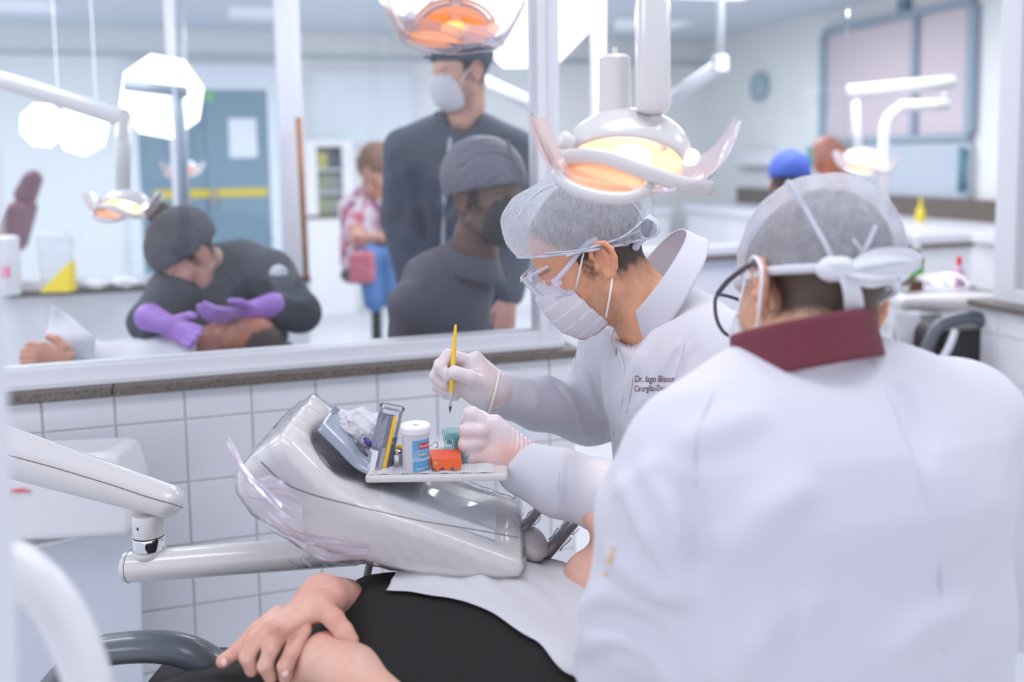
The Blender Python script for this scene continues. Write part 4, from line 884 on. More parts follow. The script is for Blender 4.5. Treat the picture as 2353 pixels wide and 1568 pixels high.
def ribbon(name, pts, ws, side, m, par, th=.0012):
    c = spline(pts, 6); n = len(c); w = np.interp(np.linspace(0, 1, n), np.linspace(0, 1, len(ws)), ws); sd = nrm(side)
    def fn(a, b):
        i = min(int(a*(n-1)+.5), n-1); t = nrm(c[min(i+1, n-1)]-c[max(i-1, 0)]); s_ = nrm(sd-t*np.dot(sd, t)); return c[i]+s_*w[i]*(2*b-1)+np.cross(t, s_)*.002*math.sin(5*b+3*a)
    return ob(name, MB().grid(fn, n, 6), m, par, smooth=True, solid=th)
M_MASK = mat('mask_white', (232, 231, 238), .75, transl=.2, bump=.12, bscale=300, bdist=.0006)
def mask_sdf():
    S = Sdf().u(ell((.058, 0, -.040), (.064, .0665, .078))).u(ell((.098, 0, -.012), (.022, .028, .028)), .02)
    S.i(plane((.058, 0, -.02), (-.96, 0, .28)), .003)                       # side edge
    S.i(plane((.112, 0, .012), (.25, 0, 1.)), .004)                        # top edge under the eyes
    S.i(plane((.05, 0, -.108), (-.25, 0, -1)), .006)
    def pl(p, d):
        t = p[:, 2]+.25*p[:, 0]; return -.0022*(((t*42) % 1.0)-.5)+.001*vnoise(p, 110, 2)
    return S.disp(pl)
def glasses(par, o, R, s, m_rim, m_lens, r=.0022):
    L = lambda x, y, z: o+R@np.array([x, y, z])*s
    g = []
    for y in (-1, 1):
        rim = [L(.108-.16*abs(yy)*abs(yy)/.07, y*yy, zz) for yy, zz in [(.012, .014), (.02, .03), (.05, .032), (.064, .024), (.062, .0), (.05, -.014), (.026, -.014), (.014, .0), (.012, .014)]]
        ob('rim', MB().tube(spline(rim, 4), r*s, 8), m_rim, par, smooth=True); ob('lens', MB().add(spline(rim, 4)[:-1], [tuple(range(len(spline(rim, 4))-1))]), m_lens, par)
        ob('temple', MB().tube(spline([L(.098, y*.066, .024), L(.05, y*.078, .026), L(.004, y*.081, .03), L(-.022, y*.086, .022)], 4), r*1.25*s, 8), m_rim, par, smooth=True)
    ob('bridge', MB().tube([L(.108, .013, .016), L(.113, 0, .02), L(.108, -.013, .016)], r*s, 8), m_rim, par, smooth=True)
def finger(S, pts, r=.0095, k=.006):
    m = len(pts); S.u(chain(pts, [r*1.12, r*1.02, r*.94, r*.82][:m] if m <= 4 else list(np.linspace(r*1.12, r*.8, m)), .004), k)
M_COATW = mat('coat_white', (211, 210, 219), .75, bump=.10, bscale=420, bdist=.0008, sheen=.2)
M_GLOVE = mat('latex_glove', (255, 255, 255), .38, vcol=True, bump=.35, bscale=120, bdist=.0012, coat=.15)
# ================================================================ DENTIST IN PROFILE
den = thing('person', P(1600, 1560, 1.62), 'dentist in white coat, sheer cap, mask and clear goggles leaning over the tray', 'person')
HO = P(1366, 597, 1.575); HR = orient(180, 30, 0)
HL = lambda x, y, z: HO+HR@np.array([x, y, z])
head(den, HO, HR, 1., .0023, neck=P(1510, 760, 1.60), nr=(.058, .068), skin=(228, 168, 132), hair=(74, 60, 48), stub=.38, blush=.7)
CS = cap_sdf(); capf = local(CS, HO, HR)
iso('cap', capf, HO-.2, HO+.22, .0026, M_CAP, den)
cap_o = bpy.context.scene.objects['cap']
ob('cap_band', MB().tube(cap_rim(CS, (.113, .071), (-.096, -.012), HO, HR, 1.), .0022, 8, cap=False), M_CAPD, cap_o, smooth=True)
for q in ([(1190, 500), (1215, 460), (1262, 428), (1320, 420)], [(1300, 590), (1370, 566), (1430, 545), (1475, 510)], [(1250, 582), (1330, 575), (1400, 556), (1470, 530)], [(1430, 448), (1465, 480), (1478, 510)]):
    seam(capf, q, .0016, M_CAPD, cap_o, 'cap_fold')
tie = Sdf().u(ell(P(1484, 522, 1.53), (.018, .02, .02))).u(rc(P(1478, 495, 1.54), P(1500, 526, 1.53), .010, .013), .01).u(rc(P(1474, 545, 1.53), P(1460, 568, 1.53), .009, .006), .008).disp(lambda p, d: .002*vnoise(p, 200, 3))
iso('cap_tie', tie, P(1478, 530, 1.575)-.06, P(1478, 530, 1.575)+.06, .0025, M_CAPD, cap_o)
MSK = local(mask_sdf(), HO, HR); mk = iso('mask', MSK, HO-.17, HO+.17, .0022, M_MASK, den)
for a, b in (((.052, .062, -.016), (.012, .080, .030)), ((.034, .062, -.085), (-.008, .0805, -.030))):
    ob('ear_loop', MB().tube([HL(*a), HL(*lerp(a, b, .5))+HR@np.array([0, .004, 0]), HL(*b)], .0017, 8), mat('loop_white', (240, 240, 244), .7), mk, smooth=True)
for q in ([(1262, 665), (1300, 656), (1306, 668)], [(1318, 700), (1328, 745)], [(1275, 725), (1300, 700)]): seam(MSK, q, .0009, M_MASK, mk, 'pleat_line')
mbv = BVHTree.FromPolygons([v.co[:] for v in mk.data.vertices], [p.vertices[:] for p in mk.data.polygons])
cv = bpy.data.curves.new('t', 'FONT'); cv.body = 'NOBRE'; cv.size = 1; to = bpy.data.objects.new('t', cv); COL.objects.link(to); bpy.context.view_layer.update()
me_ = bpy.data.meshes.new_from_object(to.evaluated_get(bpy.context.evaluated_depsgraph_get())); bpy.data.objects.remove(to)
for v in me_.vertices:
    x, y = v.co.x*11*.8, v.co.y*11; d_ = Vector(ray(1303-x*math.cos(.25), 682+x*math.sin(.25)-y)).normalized(); h_ = mbv.ray_cast(Vector(CP), d_); v.co = (h_[0] if h_[0] is not None else Vector(HL(.1, .04, -.03)))-d_*.0008
me_.materials.append(mat('mask_print', (198, 194, 206), .7)); link(bpy.data.objects.new('print', me_), mk)
# clear goggles
gg = ob('goggles', MB().grid(lambda a, b: HL(.128-.055*abs(2*a-1)**2.2-.012*b, .068*(2*a-1), .034-.058*b+.006*abs(2*a-1)), 25, 9), clear('goggle_clear', (250, 249, 253), .0, .02, fres=1.2, milk=.06, milkc=(225, 218, 240)), den, smooth=True)
M_GR = mat('goggle_rim', (222, 216, 236), .15, coat=.6, alpha=.6)
ob('rim', MB().tube(spline([HL(.128-.055*abs(2*a-1)**2.2-.012, .068*(2*a-1), -.024+.006*abs(2*a-1)) for a in np.linspace(0, 1, 9)], 4), .0026, 8), M_GR, gg, smooth=True)
ob('rim', MB().tube(spline([HL(.128-.055*abs(2*a-1)**2.2, .068*(2*a-1), .034+.006*abs(2*a-1)) for a in np.linspace(0, 1, 9)], 4), .0024, 8), M_GR, gg, smooth=True)
for y in (-1, 1):
    ob('temple', MB().tube(spline([HL(.078, .069*y, .012), HL(.05, .079*y, .022), HL(.005, .084*y, .040), HL(-.02, .086*y, .040)], 4), .0045, 8, flat=((0, 0, 1), .4)), M_GR, gg, smooth=True)
    ob('hinge', MB().box(HL(.074, .069*y, .010), (.008, .004, .008), HR.T), M_GR, gg, bevel=.002)

# coat
NB = P(1512, 745, 1.60)
coat = Sdf()
coat.u(loft([(P(1500, 740, 1.61), .085, .075), (P(1535, 810, 1.62), .165, .105), (P(1562, 900, 1.62), .195, .128), (P(1590, 1050, 1.62), .19, .135), (P(1640, 1300, 1.62), .2, .15)], YD), .0)
coat.u(chain([P(1595, 775, 1.62), P(1655, 825, 1.48), P(1645, 980, 1.40), P(1560, 1190, 1.37)], [.075, .075, .072, .062], .03), .05)       # near upper arm
coat.u(chain([P(1560, 1190, 1.37), P(1390, 1142, 1.39), P(1290, 1110, 1.405), P(1203, 1078, 1.415)], [.058, .052, .050, .044], .02), .03)            # near forearm
coat.u(chain([P(1520, 760, 1.68), P(1422, 790, 1.77), P(1352, 950, 1.745)], [.085, .070, .058], .03), .04)                       # far upper arm
coat.u(chain([P(1352, 950, 1.745), P(1240, 928, 1.67), P(1135, 900, 1.60)], [.056, .047, .040], .02), .03)
coat.c(plane(P(1200, 1078, 1.415), P(1110, 1040, 1.42)-P(1290, 1110, 1.41)) if False else ell(P(1180, 1070, 1.416), (.018, .026, .03)), .004)
ct_ = P(1494, 640, 1.595); ca = nrm((.60, 0, .80)); cn = nrm((.80, 0, -.60))     # collar ring: long axis, and axis down into the coat
coat.c(rbox(ct_+cn*.042-cn*.12, (.120, .16, .12), .02, np.stack([ca, YD, cn], 1)), .012)
# cloth folds where the photograph shows them
for q in ([(1262, 870), (1300, 900), (1312, 950)], [(1290, 900), (1320, 960), (1345, 1000)], [(1330, 830), (1360, 900), (1380, 960)], [(1385, 790), (1390, 860), (1398, 940)], [(1215, 880), (1225, 930), (1200, 970)], [(1300, 1052), (1292, 1110), (1285, 1170)], [(1380, 1066), (1388, 1120), (1392, 1180)], [(1500, 770), (1460, 840), (1440, 900)], [(1555, 800), (1520, 850), (1480, 930)]): ridge(coat, q, .007, .02, off=-.003)
for q in ([(1275, 880), (1310, 930), (1320, 985)], [(1345, 820), (1372, 900), (1388, 950)], [(1590, 770), (1552, 820), (1540, 890)], [(1600, 800), (1565, 850), (1545, 910)], [(1310, 1058), (1302, 1110), (1300, 1170)]): groove(coat, q, .004, .010)
coat.disp(lambda p, d: .0022*vnoise(p, 26, 31)+.0012*vnoise(p, 60, 32))
co = iso('coat', coat, P(1090, 1500, 1.3)-[.02, .05, 0], P(1800, 660, 1.62)+[.05, .34, .06], .0045, M_COATW, den)
# stand-up collar
def collar(s, t):
    a = math.radians(-165+330*s); w = 1-t
    up = .5*(1-math.cos(a))*.0
    c = ct_+cn*(.050-.010*math.cos(a))*t; ra = .103+.010*t; rb = .080+.018*t
    p = c-ca*ra*-math.cos(a)*1.0+YD*rb*math.sin(a); 
    if math.sin(a) > 0: p = p+ZU*.018*math.sin(a)*w
    return p
ob('collar', MB().grid(collar, 49, 9), M_COATW, co, smooth=True, solid=.0035)
M_SEAM = mat('coat_seam', (214, 213, 222), .8)
for q in ([(1424, 762), (1420, 800), (1434, 860), (1428, 930), (1410, 1000)], [(1440, 745), (1446, 800), (1452, 870), (1440, 950)], [(1598, 660), (1570, 790), (1545, 900)], [(1290, 1052), (1282, 1110), (1283, 1180)]): seam(coat, q, .0011, M_SEAM, co)
seam(coat, [(1416, 745), (1404, 770), (1414, 812)], .0022, mat('zip_grey', (214, 212, 220), .5), co, 'zipper')
ob('zip_pull', MB().box(hit(coat, 1416, 808, off=.003), (.003, .002, .007)), M_STEEL, co, bevel=.001)
# inner shirt at the throat
# ---- embroidery laid on the cloth
cme = co.data; cbv = BVHTree.FromPolygons([v.co[:] for v in cme.vertices], [p.vertices[:] for p in cme.polygons])
def onto(px, py, off=.0016):
    d = Vector(ray(px, py)).normalized(); h = cbv.ray_cast(Vector(CP), d)
    return (np.array(h[0]) if h[0] is not None else P(px, py, 1.45))-np.array(d)*off
def cloth_text(body_, px, py, size, m, skew=0, ang=0, sx=1.):
    cv = bpy.data.curves.new('t', 'FONT'); cv.body = body_; cv.size = 1; cv.offset = .008; to = bpy.data.objects.new('t', cv); COL.objects.link(to); bpy.context.view_layer.update()
    me = bpy.data.meshes.new_from_object(to.evaluated_get(bpy.context.evaluated_depsgraph_get())); bpy.data.objects.remove(to)
    for v in me.vertices:
        x, y = v.co.x*size*sx, v.co.y*size; q = onto(px+x*math.cos(ang)+y*math.sin(ang)+y*skew, py+x*math.sin(ang)-y*math.cos(ang)); v.co = Vector(q)
    me.materials.append(m); o = bpy.data.objects.new('embroidery', me); link(o, co); return o
M_EMB = mat('embroidery_brown', (118, 92, 96), .7)
cloth_text('Dr. Iago Bisson', 1457, 878, 21, M_EMB, .1, 0, .72); cloth_text('Cirurgi\u00e3o-Dentista', 1457, 900, 20, M_EMB, 0, -.02, .62)
M_GOLD = mat('embroidery_gold', (228, 182, 104), .6)
def leaf(cx, cy, L, W, ang, m):
    pts = [(L*math.cos(t)*.5, W*math.sin(t)*.5*(1-.35*math.cos(t))) for t in np.linspace(0, 2*math.pi, 15)[:-1]]
    q = [onto(cx+x*math.cos(ang)-y*math.sin(ang), cy+x*math.sin(ang)+y*math.cos(ang)) for x, y in pts]; ob('embroidered_leaf', MB().add(q, [tuple(range(14))]), m, co)
for cx, cy, L, W, a in ((1598, 860, 13, 4.5, -1.1), (1612, 862, 13, 4.5, -.15), (1590, 868, 14, 5, -1.35), (1606, 873, 15, 5, -.12), (1584, 880, 14, 5, -1.5), (1597, 883, 14, 5, -.1), (1594, 892, 12, 4, -.3)): leaf(cx, cy, L, W, a, M_GOLD)
leaf(1637, 866, 22, 20, 0, M_EMB); leaf(1637, 868, 12, 8, .4, M_GOLD)

# gloved hand with the brush (far hand)
def glove_color(base=(226, 218, 222), pink=(216, 168, 158), amt=.5, seed=1, box=None):
    b, pk = np.array(lin(base)), np.array(lin(pink))
    def f(V):
        w = np.clip(.5+1.1*vnoise(V, 55, seed), 0, 1)*amt
        if box is not None: w = np.clip(w+np.clip(1-np.linalg.norm((V-box[0])/box[1], axis=1), 0, 1)*1.1, 0, 1)
        return b*(1-w[:, None])+pk*w[:, None]
    return f
G = Sdf(); Y0 = 1.565
q = lambda x, y, d=0: P(x, y, Y0+d)
G.u(erc(q(1122, 896), q(1068, 850, -.005), .036, .020, .040, .016, (.5, .2, 1.)))
G.u(rc(q(1138, 900, .01), q(1105, 885), .030, .030), .02)
for pts in ([(1062, 826, -.01), (1030, 818, -.025), (1010, 842, -.035), (1028, 866, -.04)], [(1052, 835, .005), (1012, 838, -.012), (1000, 866, -.02), (1024, 886, -.03)],
            [(1052, 850, .015), (1008, 862, .0), (1006, 888, -.012), (1034, 902, -.02)], [(1062, 868, .02), (1022, 886, .008), (1026, 904, 0), (1046, 910, -.01)]):
    finger(G, [q(*p) for p in pts], .0108, .006)
finger(G, [q(1108, 880, -.02), q(1078, 868, -.04), q(1044, 856, -.05)], .0125, .010)
G.disp(lambda p, d: .0007*np.sin(p@np.array([500., 100, 420])+4*vnoise(p, 60, 3))*np.clip(vnoise(p, 40, 9), 0, 1))
gl1 = iso('glove', G, q(1090, 870)-[.1, .07, .07], q(1090, 870)+[.07, .06, .06], .0019, M_GLOVE, den, glove_color(seed=4, amt=.35))
ob('cuff_rim', MB().tube([q(1120, 895)+np.array([.022*math.cos(t)*.45+.012, .036*math.cos(t)*0+.032*math.sin(t), .036*math.cos(t)-.004]) for t in np.linspace(0, 2*math.pi, 33)], .0024, 8, cap=False), mat('latex_rim', (236, 228, 214), .5), gl1, smooth=True)
# near gloved fist
G2 = Sdf(); Y0 = 1.425
G2.u(erc(q(1200, 1068), q(1112, 1000), .036, .026, .043, .021, (.55, -.25, .8)))
G2.u(rc(q(1215, 1082), q(1190, 1058), .031, .031), .02)
for pts in ([(1118, 975, -.01), (1085, 952, -.012), (1074, 968, .0), (1092, 982, .01)], [(1104, 992, -.02), (1072, 990, -.025), (1072, 1012, -.012), (1092, 1018, .0)],
            [(1100, 1018, -.022), (1070, 1022, -.028), (1076, 1044, -.018), (1098, 1046, 0)], [(1110, 1042, -.018), (1078, 1050, -.024), (1090, 1068, -.015), (1112, 1066, 0)]):
    finger(G2, [q(*p) for p in pts], .0112, .006)
finger(G2, [q(1140, 985, .02), q(1105, 962, .025), q(1080, 950, .015)], .012, .008)
G2.u(ell(q(1160, 1058, -.02), (.034, .02, .024)), .02)
G2.disp(lambda p, d: .0010*np.sin(p@np.array([700., 150, -300])+3*vnoise(p, 50, 3))*np.clip((p[:, 0]-q(1165, 1050)[0])/.02, 0, 1)+.0006*np.sin(p@np.array([420., 0, 520])+5*vnoise(p, 45, 5))*np.clip(vnoise(p, 50, 9), 0, 1))
gl2 = iso('glove', G2, q(1140, 1020)-[.085, .08, .085], q(1140, 1020)+[.085, .07, .07], .0019, M_GLOVE, den, glove_color(seed=14, amt=.45, box=(q(1165, 1052, -.03), np.array([.06, .06, .035]))))
# brush
ba, bb = P(1047, 746, 1.532), P(1034, 948, 1.515); bd_ = nrm(bb-ba); bl = np.linalg.norm(bb-ba)
br = thing('paint_brush', lerp(ba, bb, .5), 'yellow handled fine brush held upright in the gloved hand', 'brush')
ob('handle', MB().lathe(ba, bd_, [(.001, 0), (.0024, .0015), (.0033, .02), (.0042, bl*.45), (.0045, bl*.6), (.0036, bl*.775)], 14), mat('brush_yellow', (248, 200, 30), .3, coat=.5), br, auto=.6)
ob('ferrule', MB().lathe(ba+bd_*bl*.77, bd_, [(.0036, 0), (.0034, .003), (.0020, bl*.155)], 14), M_CHROME, br, auto=.6)
ob('bristles', MB().lathe(ba+bd_*bl*.92, bd_, [(.0019, 0), (.0026, bl*.03), (.0004, bl*.085)], 10), mat('bristle_dark', (92, 80, 76), .7), br, smooth=True)

# ================================================================ ASSISTANT SEEN FROM BEHIND
asn = thing('person', P(1880, 1600, 1.0), 'assistant in white coat and sheer tied cap seen from behind with dark glasses', 'person')
AO = P(1862, 700, 1.09); AR = orient(113, 24, 17)
AL = lambda x, y, z: AO+AR@np.array([x, y, z])
head(asn, AO, AR, .98, .0028, neck=P(1850, 835, 1.04), nr=(.058, .064), skin=(228, 178, 146), hair=(84, 66, 54), stub=.5, blush=1.0)
ACS = cap_sdf((.100, .034), (-.098, .002), .95, False, 5); acap = local(ACS, AO, AR, .98)
iso('cap', acap, AO-.2, AO+.2, .003, M_CAP, asn); acap_o = [o for o in COL.objects if o.name.startswith('cap.')][-1]
rim_ = cap_rim(ACS, (.100, .034), (-.098, .002), AO, AR, .98); ob('cap_band', MB().tube(rim_, .0058, 8, cap=False), mat('strap_white', (240, 241, 246), .8, transl=.2), acap_o, smooth=True)
seam(acap, [(1808, 415), (1850, 480), (1890, 550), (1925, 620)], .0030, M_CAPD, acap_o, 'cap_seam')
seam(acap, [(2012, 520), (1990, 570), (1950, 630)], .0028, M_CAPD, acap_o, 'cap_seam'); seam(acap, [(1960, 550), (1990, 590), (2012, 630)], .002, M_CAPD, acap_o, 'cap_seam')
KP = min(rim_, key=lambda v: abs((v-P(1916, 640, v[1]))[0])+abs((v-P(1916, 640, v[1]))[2])*.2+(0 if v[1] < AO[1] else 9)); KY = KP[1]-.006; KX, KZ = KP[0], KP[2]
kq = lambda dx, dy, dY=0: np.array([KX+dx*KY/F, KY+dY, KZ-dy*KY/F])
kn = Sdf().u(ell(kq(-8, 2), (.020, .010, .013))).u(rc(kq(-18, -4), kq(20, -8), .010, .009), .008).c(rc(kq(-10, -2, -.012), kq(10, 2, -.012), .0035), .003).disp(lambda p, d: .0014*vnoise(p, 170, 7))
iso('cap_tie', kn, kq(0, 0)-.04, kq(0, 0)+.04, .002, MATS['strap_white'], acap_o)
MR = MATS['strap_white']
ribbon('tie_tail', [kq(10, 8, -.004), kq(26, 45, -.008), kq(38, 100, -.004)], [.008, .011, .0115], (1, .2, .1), MR, acap_o)
ribbon('tie_loop', [kq(14, 0, -.002), kq(80, -28, -.012), kq(150, -32, -.012), kq(188, -20, -.01)], [.005, .010, .008, .006], (.1, .3, 1), MR, acap_o)
ribbon('tie_loop', [kq(14, 6, -.004), kq(70, 8, -.014), kq(140, 0, -.014), kq(180, -14, -.012)], [.005, .009, .007, .004], (.1, .4, 1), MR, acap_o)
ribbon('tie_tail', [kq(16, 12, 0), kq(70, 30, -.004), kq(130, 24, -.006)], [.006, .007, .003], (.1, .3, 1), MR, acap_o)
def mesh_glasses():
    mb = MB(); L = AL
    for y in (-1, 1):
        rim = [L(.112-.16*abs(yy)*abs(yy)/.07, y*yy, zz) for yy, zz in [(.012, .014), (.02, .03), (.05, .032), (.068, .024), (.066, -.004), (.05, -.020), (.026, -.018), (.014, .0), (.012, .014)]]
        mb.tube(spline(rim, 4), .0024, 8); mb.tube(spline([L(.094, y*.070, .026), L(.05, y*.082, .028), L(.004, y*.084, .032), L(-.026, y*.088, .024)], 4), .0034, 8)
    return mb.tube([L(.112, .013, .016), L(.116, 0, .02), L(.112, -.013, .016)], .0022, 8)
gla = ob('glasses', mesh_glasses(), mat('glasses_dark', (70, 66, 76), .35), asn, smooth=True)
AM = local(mask_sdf(), AO, AR, .98); amk = iso('mask', AM, AO-.17, AO+.17, .003, M_MASK, asn)
ob('ear_loop', MB().tube(spline([AL(.055, .066, -.016), AL(.03, .075, .008), AL(.004, .083, .034), AL(-.018, .090, .034), AL(-.033, .092, .012), AL(-.026, .088, -.014), AL(.0, .076, -.052), AL(.036, .060, -.090)], 5), .0022, 8), mat('loop_white', (240, 240, 244), .7), amk, smooth=True)
ac = Sdf()
ac.u(loft([(P(1868, 893, 1.03), .115, .056), (P(1868, 950, 1.02), .16, .075), (P(1880, 1040, 1.01), .205, .11), (P(1890, 1150, 1.0), .22, .125), (P(1900, 1400, .99), .215, .13), (P(1910, 1750, .98), .22, .14)], (.97, .24, 0)), 0)
ac.u(chain([P(1790, 945, 1.04), P(1592, 1072, 1.0), P(1518, 1190, 1.0)], [.060, .072, .070], .03), .05)
ac.u(chain([P(1518, 1180, 1.0), P(1478, 1420, 1.0), P(1440, 1580, 1.04), P(1430, 1700, 1.1)], [.070, .066, .064, .06], .02), .02)
ac.u(chain([P(1960, 905, 1.04), P(2190, 985, 1.10), P(2300, 1200, 1.12), P(2330, 1600, 1.14)], [.062, .080, .075, .07], .03), .05)
ac.c(rc(P(1852, 720, 1.05), P(1855, 772, 1.055), .085, .064), .012)
for qd in ([(1500, 1090), (1545, 1150), (1575, 1220)], [(1440, 1130), (1490, 1230), (1540, 1330)], [(1345, 1400), (1400, 1370), (1480, 1400)], [(1330, 1500), (1400, 1470), (1480, 1510), (1540, 1560)], [(1420, 1290), (1480, 1330), (1560, 1360)], [(1760, 1480), (1800, 1440), (1860, 1380)], [(1680, 1560), (1720, 1480), (1760, 1380)], [(2060, 1480), (2120, 1430), (2200, 1400)], [(1700, 1250), (1760, 1180), (1830, 1130)], [(1600, 1010), (1660, 985), (1730, 960)]): ridge(ac, qd, .009, .03, off=-.004)
for qd in ([(1520, 1095), (1570, 1170), (1596, 1260), (1606, 1330)], [(1590, 1120), (1600, 1200), (1608, 1290)], [(1420, 1160), (1460, 1260), (1510, 1340)], [(1350, 1440), (1410, 1420), (1500, 1450)], [(1340, 1540), (1400, 1510), (1480, 1545)], [(1800, 1500), (1830, 1440)], [(2080, 900), (2110, 960), (2130, 1040)]): groove(ac, qd, .007, .02)
ac.disp(lambda p, d: .003*vnoise(p, 18, 41)+.0016*vnoise(p, 45, 42))
aco = iso('coat', ac, P(1240, 1720, .9)-[.02, .1, 0], P(2420, 760, 1.05)+[.1, .25, .06], .0052, M_COATW, asn)
seam(ac, [(2005, 830), (2060, 950), (2120, 1120), (2160, 1300), (2170, 1500)], .0012, M_COATW, aco)
seam(ac, [(1640, 900), (1600, 1000), (1598, 1120)], .0012, M_COATW, aco)
def acol(s, t):
    a = 2*math.pi*s; c = P(1850, 812, 1.035)+np.array([-.004, .006, .034])*(t*1.55-.55)
    return c+np.array([1., .22, .10])*(.080-.004*t)*math.cos(a)+np.array([-.15, .95, -.32])*(.088-.006*t)*math.sin(a)
ob('shirt_collar', MB().grid(acol, 49, 9), mat('maroon_cloth', (112, 44, 58), .7, bump=.1, bscale=300), aco, smooth=True, solid=.006)
for cx, cy in ((1408, 1262), (1400, 1290), (1392, 1320), (1404, 1278)):
    leaf_pts = [hit(ac, cx+12*math.cos(t)*.5, cy+5*math.sin(t), off=.001) for t in np.linspace(0, 2*math.pi, 11)[:-1]]
    ob('embroidered_leaf', MB().add(leaf_pts, [tuple(range(10))]), M_GOLD, aco)

# ================================================================ PATIENT LYING ON THE CHAIR
pat = thing('person', P(900, 1640, 1.25), 'patient in black shirt lying back with crossed hands under a paper bib', 'person')
M_BLACK = mat('black_cloth', (27, 25, 25), .85, bump=.15, bscale=200, bdist=.001)
PH = P(1532, 1256, 1.36); PR = np.stack([nrm((-.28, .05, .96)), nrm((.05, -1, .05)), nrm((.96, .05, .28))], 1); PR[:, 1] = np.cross(PR[:, 2], PR[:, 0]); 
head(pat, PH, PR, 1., .0032, neck=P(1372, 1345, 1.33), nr=(.05, .055), skin=(226, 176, 156), hair=(80, 66, 56), stub=.1)
sh = Sdf().u(loft([(P(430, 1760, 1.2), .17, .10), (P(680, 1690, 1.21), .18, .11), (P(900, 1525, 1.26), .175, .105), (P(1120, 1490, 1.29), .185, .10), (P(1290, 1440, 1.31), .16, .07)], YD), 0)
sh.u(chain([P(1270, 1580, 1.16), P(1150, 1690, 1.11), P(960, 1740, 1.10)], [.06, .055, .05], .02), .03)
sh.u(chain([P(1250, 1420, 1.44), P(1000, 1480, 1.44), P(850, 1440, 1.38)], [.06, .05, .045], .02), .03)
sh.u(chain([P(430, 1760, 1.12), P(200, 1800, 1.08)], [.11, .09], .02), .05).u(chain([P(430, 1760, 1.28), P(200, 1790, 1.3)], [.11, .09], .02), .05)
sh.disp(lambda p, d: .004*vnoise(p, 22, 51)+.0015*vnoise(p, 55, 52))
iso('shirt', sh, (-.95, .88, .3), (.34, 1.66, .92), .0065, M_BLACK, pat)
skinc = lambda base, pk, seed: glove_color(base, pk, .6, seed)
# upper hand (back of the hand, fingers to lower left, thumb to the right)
H = Sdf(); Y0 = 1.165
H.u(erc(q(752, 1376, .05), q(640, 1440, .0), .030, .022, .046, .017, (1., .3, .35)))
H.u(rc(q(790, 1380, .11), q(735, 1372, .05), .030, .030), .02)
for pts in ([(640, 1412, .012), (588, 1452, .0), (552, 1492, -.005), (512, 1520, -.01)], [(630, 1432, 0), (590, 1470, -.014), (568, 1510, -.02), (578, 1540, -.02)], [(658, 1444, -.005), (624, 1488, -.022), (610, 1530, -.028), (622, 1558, -.026)], [(694, 1448, -.01), (672, 1494, -.028), (656, 1530, -.034), (656, 1556, -.032)]):
    finger(H, [q(*p) for p in pts], .0108, .003)
finger(H, [q(735, 1392, .01), q(768, 1424, -.005), q(790, 1452, -.01), q(806, 1472, -.012)], .0128, .014)
for qd in ([(612, 1436), (584, 1476), (562, 1512)], [(640, 1454), (606, 1490), (594, 1532)], [(674, 1464), (648, 1500), (636, 1540)]): groove(H, qd, .0042, .006, off=.001)
H.disp(lambda p, d: .0006*vnoise(p, 180, 3))
iso('hand', H, q(660, 1450)-[.12, .08, .1], q(660, 1450)+[.12, .16, .1], .0022, M_SKIN, pat, glove_color((226, 178, 158), (214, 142, 126), .55, 8))
for (x, y, d) in ((514, 1523, -.02), (655, 1548, -.045)):
    ob('fingernail', MB().lathe(q(x, y, d), (-.15, -.8, .45), [(.0052, 0), (.0046, .001), (.0005, .0016)], 12), mat('nail', (232, 190, 182), .3), bpy.data.objects['hand'], smooth=True)
# other forearm and hand underneath
H2 = Sdf(); Y0 = 1.115
H2.u(chain([q(742, 1508, .03), q(806, 1556, .01), q(910, 1665, -.02)], [.028, .036, .046], .02))
H2.u(erc(q(742, 1508, .04), q(650, 1550, .08), .036, .02, .04, .015, (.3, .8, .3)), .02)
iso('forearm', H2, q(760, 1560)-[.16, .1, .14], q(760, 1560)+[.14, .14, .12], .003, M_SKIN, pat, glove_color((226, 182, 162), (218, 152, 132), .5, 18))
# paper bib
bib_top = [(965, 1300), (1040, 1282), (1092, 1262), (1112, 1246), (1130, 1270), (1230, 1280), (1360, 1305), (1460, 1320)]
bib_bot = [(888, 1362), (960, 1368), (1030, 1378), (1092, 1394), (1160, 1430), (1230, 1476), (1290, 1540), (1360, 1600)]
bt = spline([P(x, y, 1.42-.01*math.sin(k)) for k, (x, y) in enumerate(bib_top)], 6); bb2 = spline(hitv(sh, bib_bot, off=.006), 6)
def bibf(s, t):
    i = s*(len(bt)-1); k = min(int(i), len(bt)-2); f_ = i-k; p = lerp(lerp(bt[k], bt[k+1], f_), lerp(bb2[k], bb2[k+1], f_), t)
    p[2] += .028*math.sin(math.pi*min(t*1.05, 1))*(1-.25*s)+.0022*math.sin(13*s+9*t)+.0016*math.sin(31*t-17*s); return p
bg_ = MB().grid(bibf, 57, 30); bv_ = np.array(bg_.v)
for _ in range(14):
    e_ = sh(bv_); bv_[:, 2] += np.clip(.006-e_, 0, .02)*.9
bg_.v = [tuple(v) for v in bv_]
bib = ob('paper_bib', bg_, M_PAPER, smooth=True, solid=.0008); tag(bib, 'white paper bib spread over the patient\'s chest', 'paper bib')
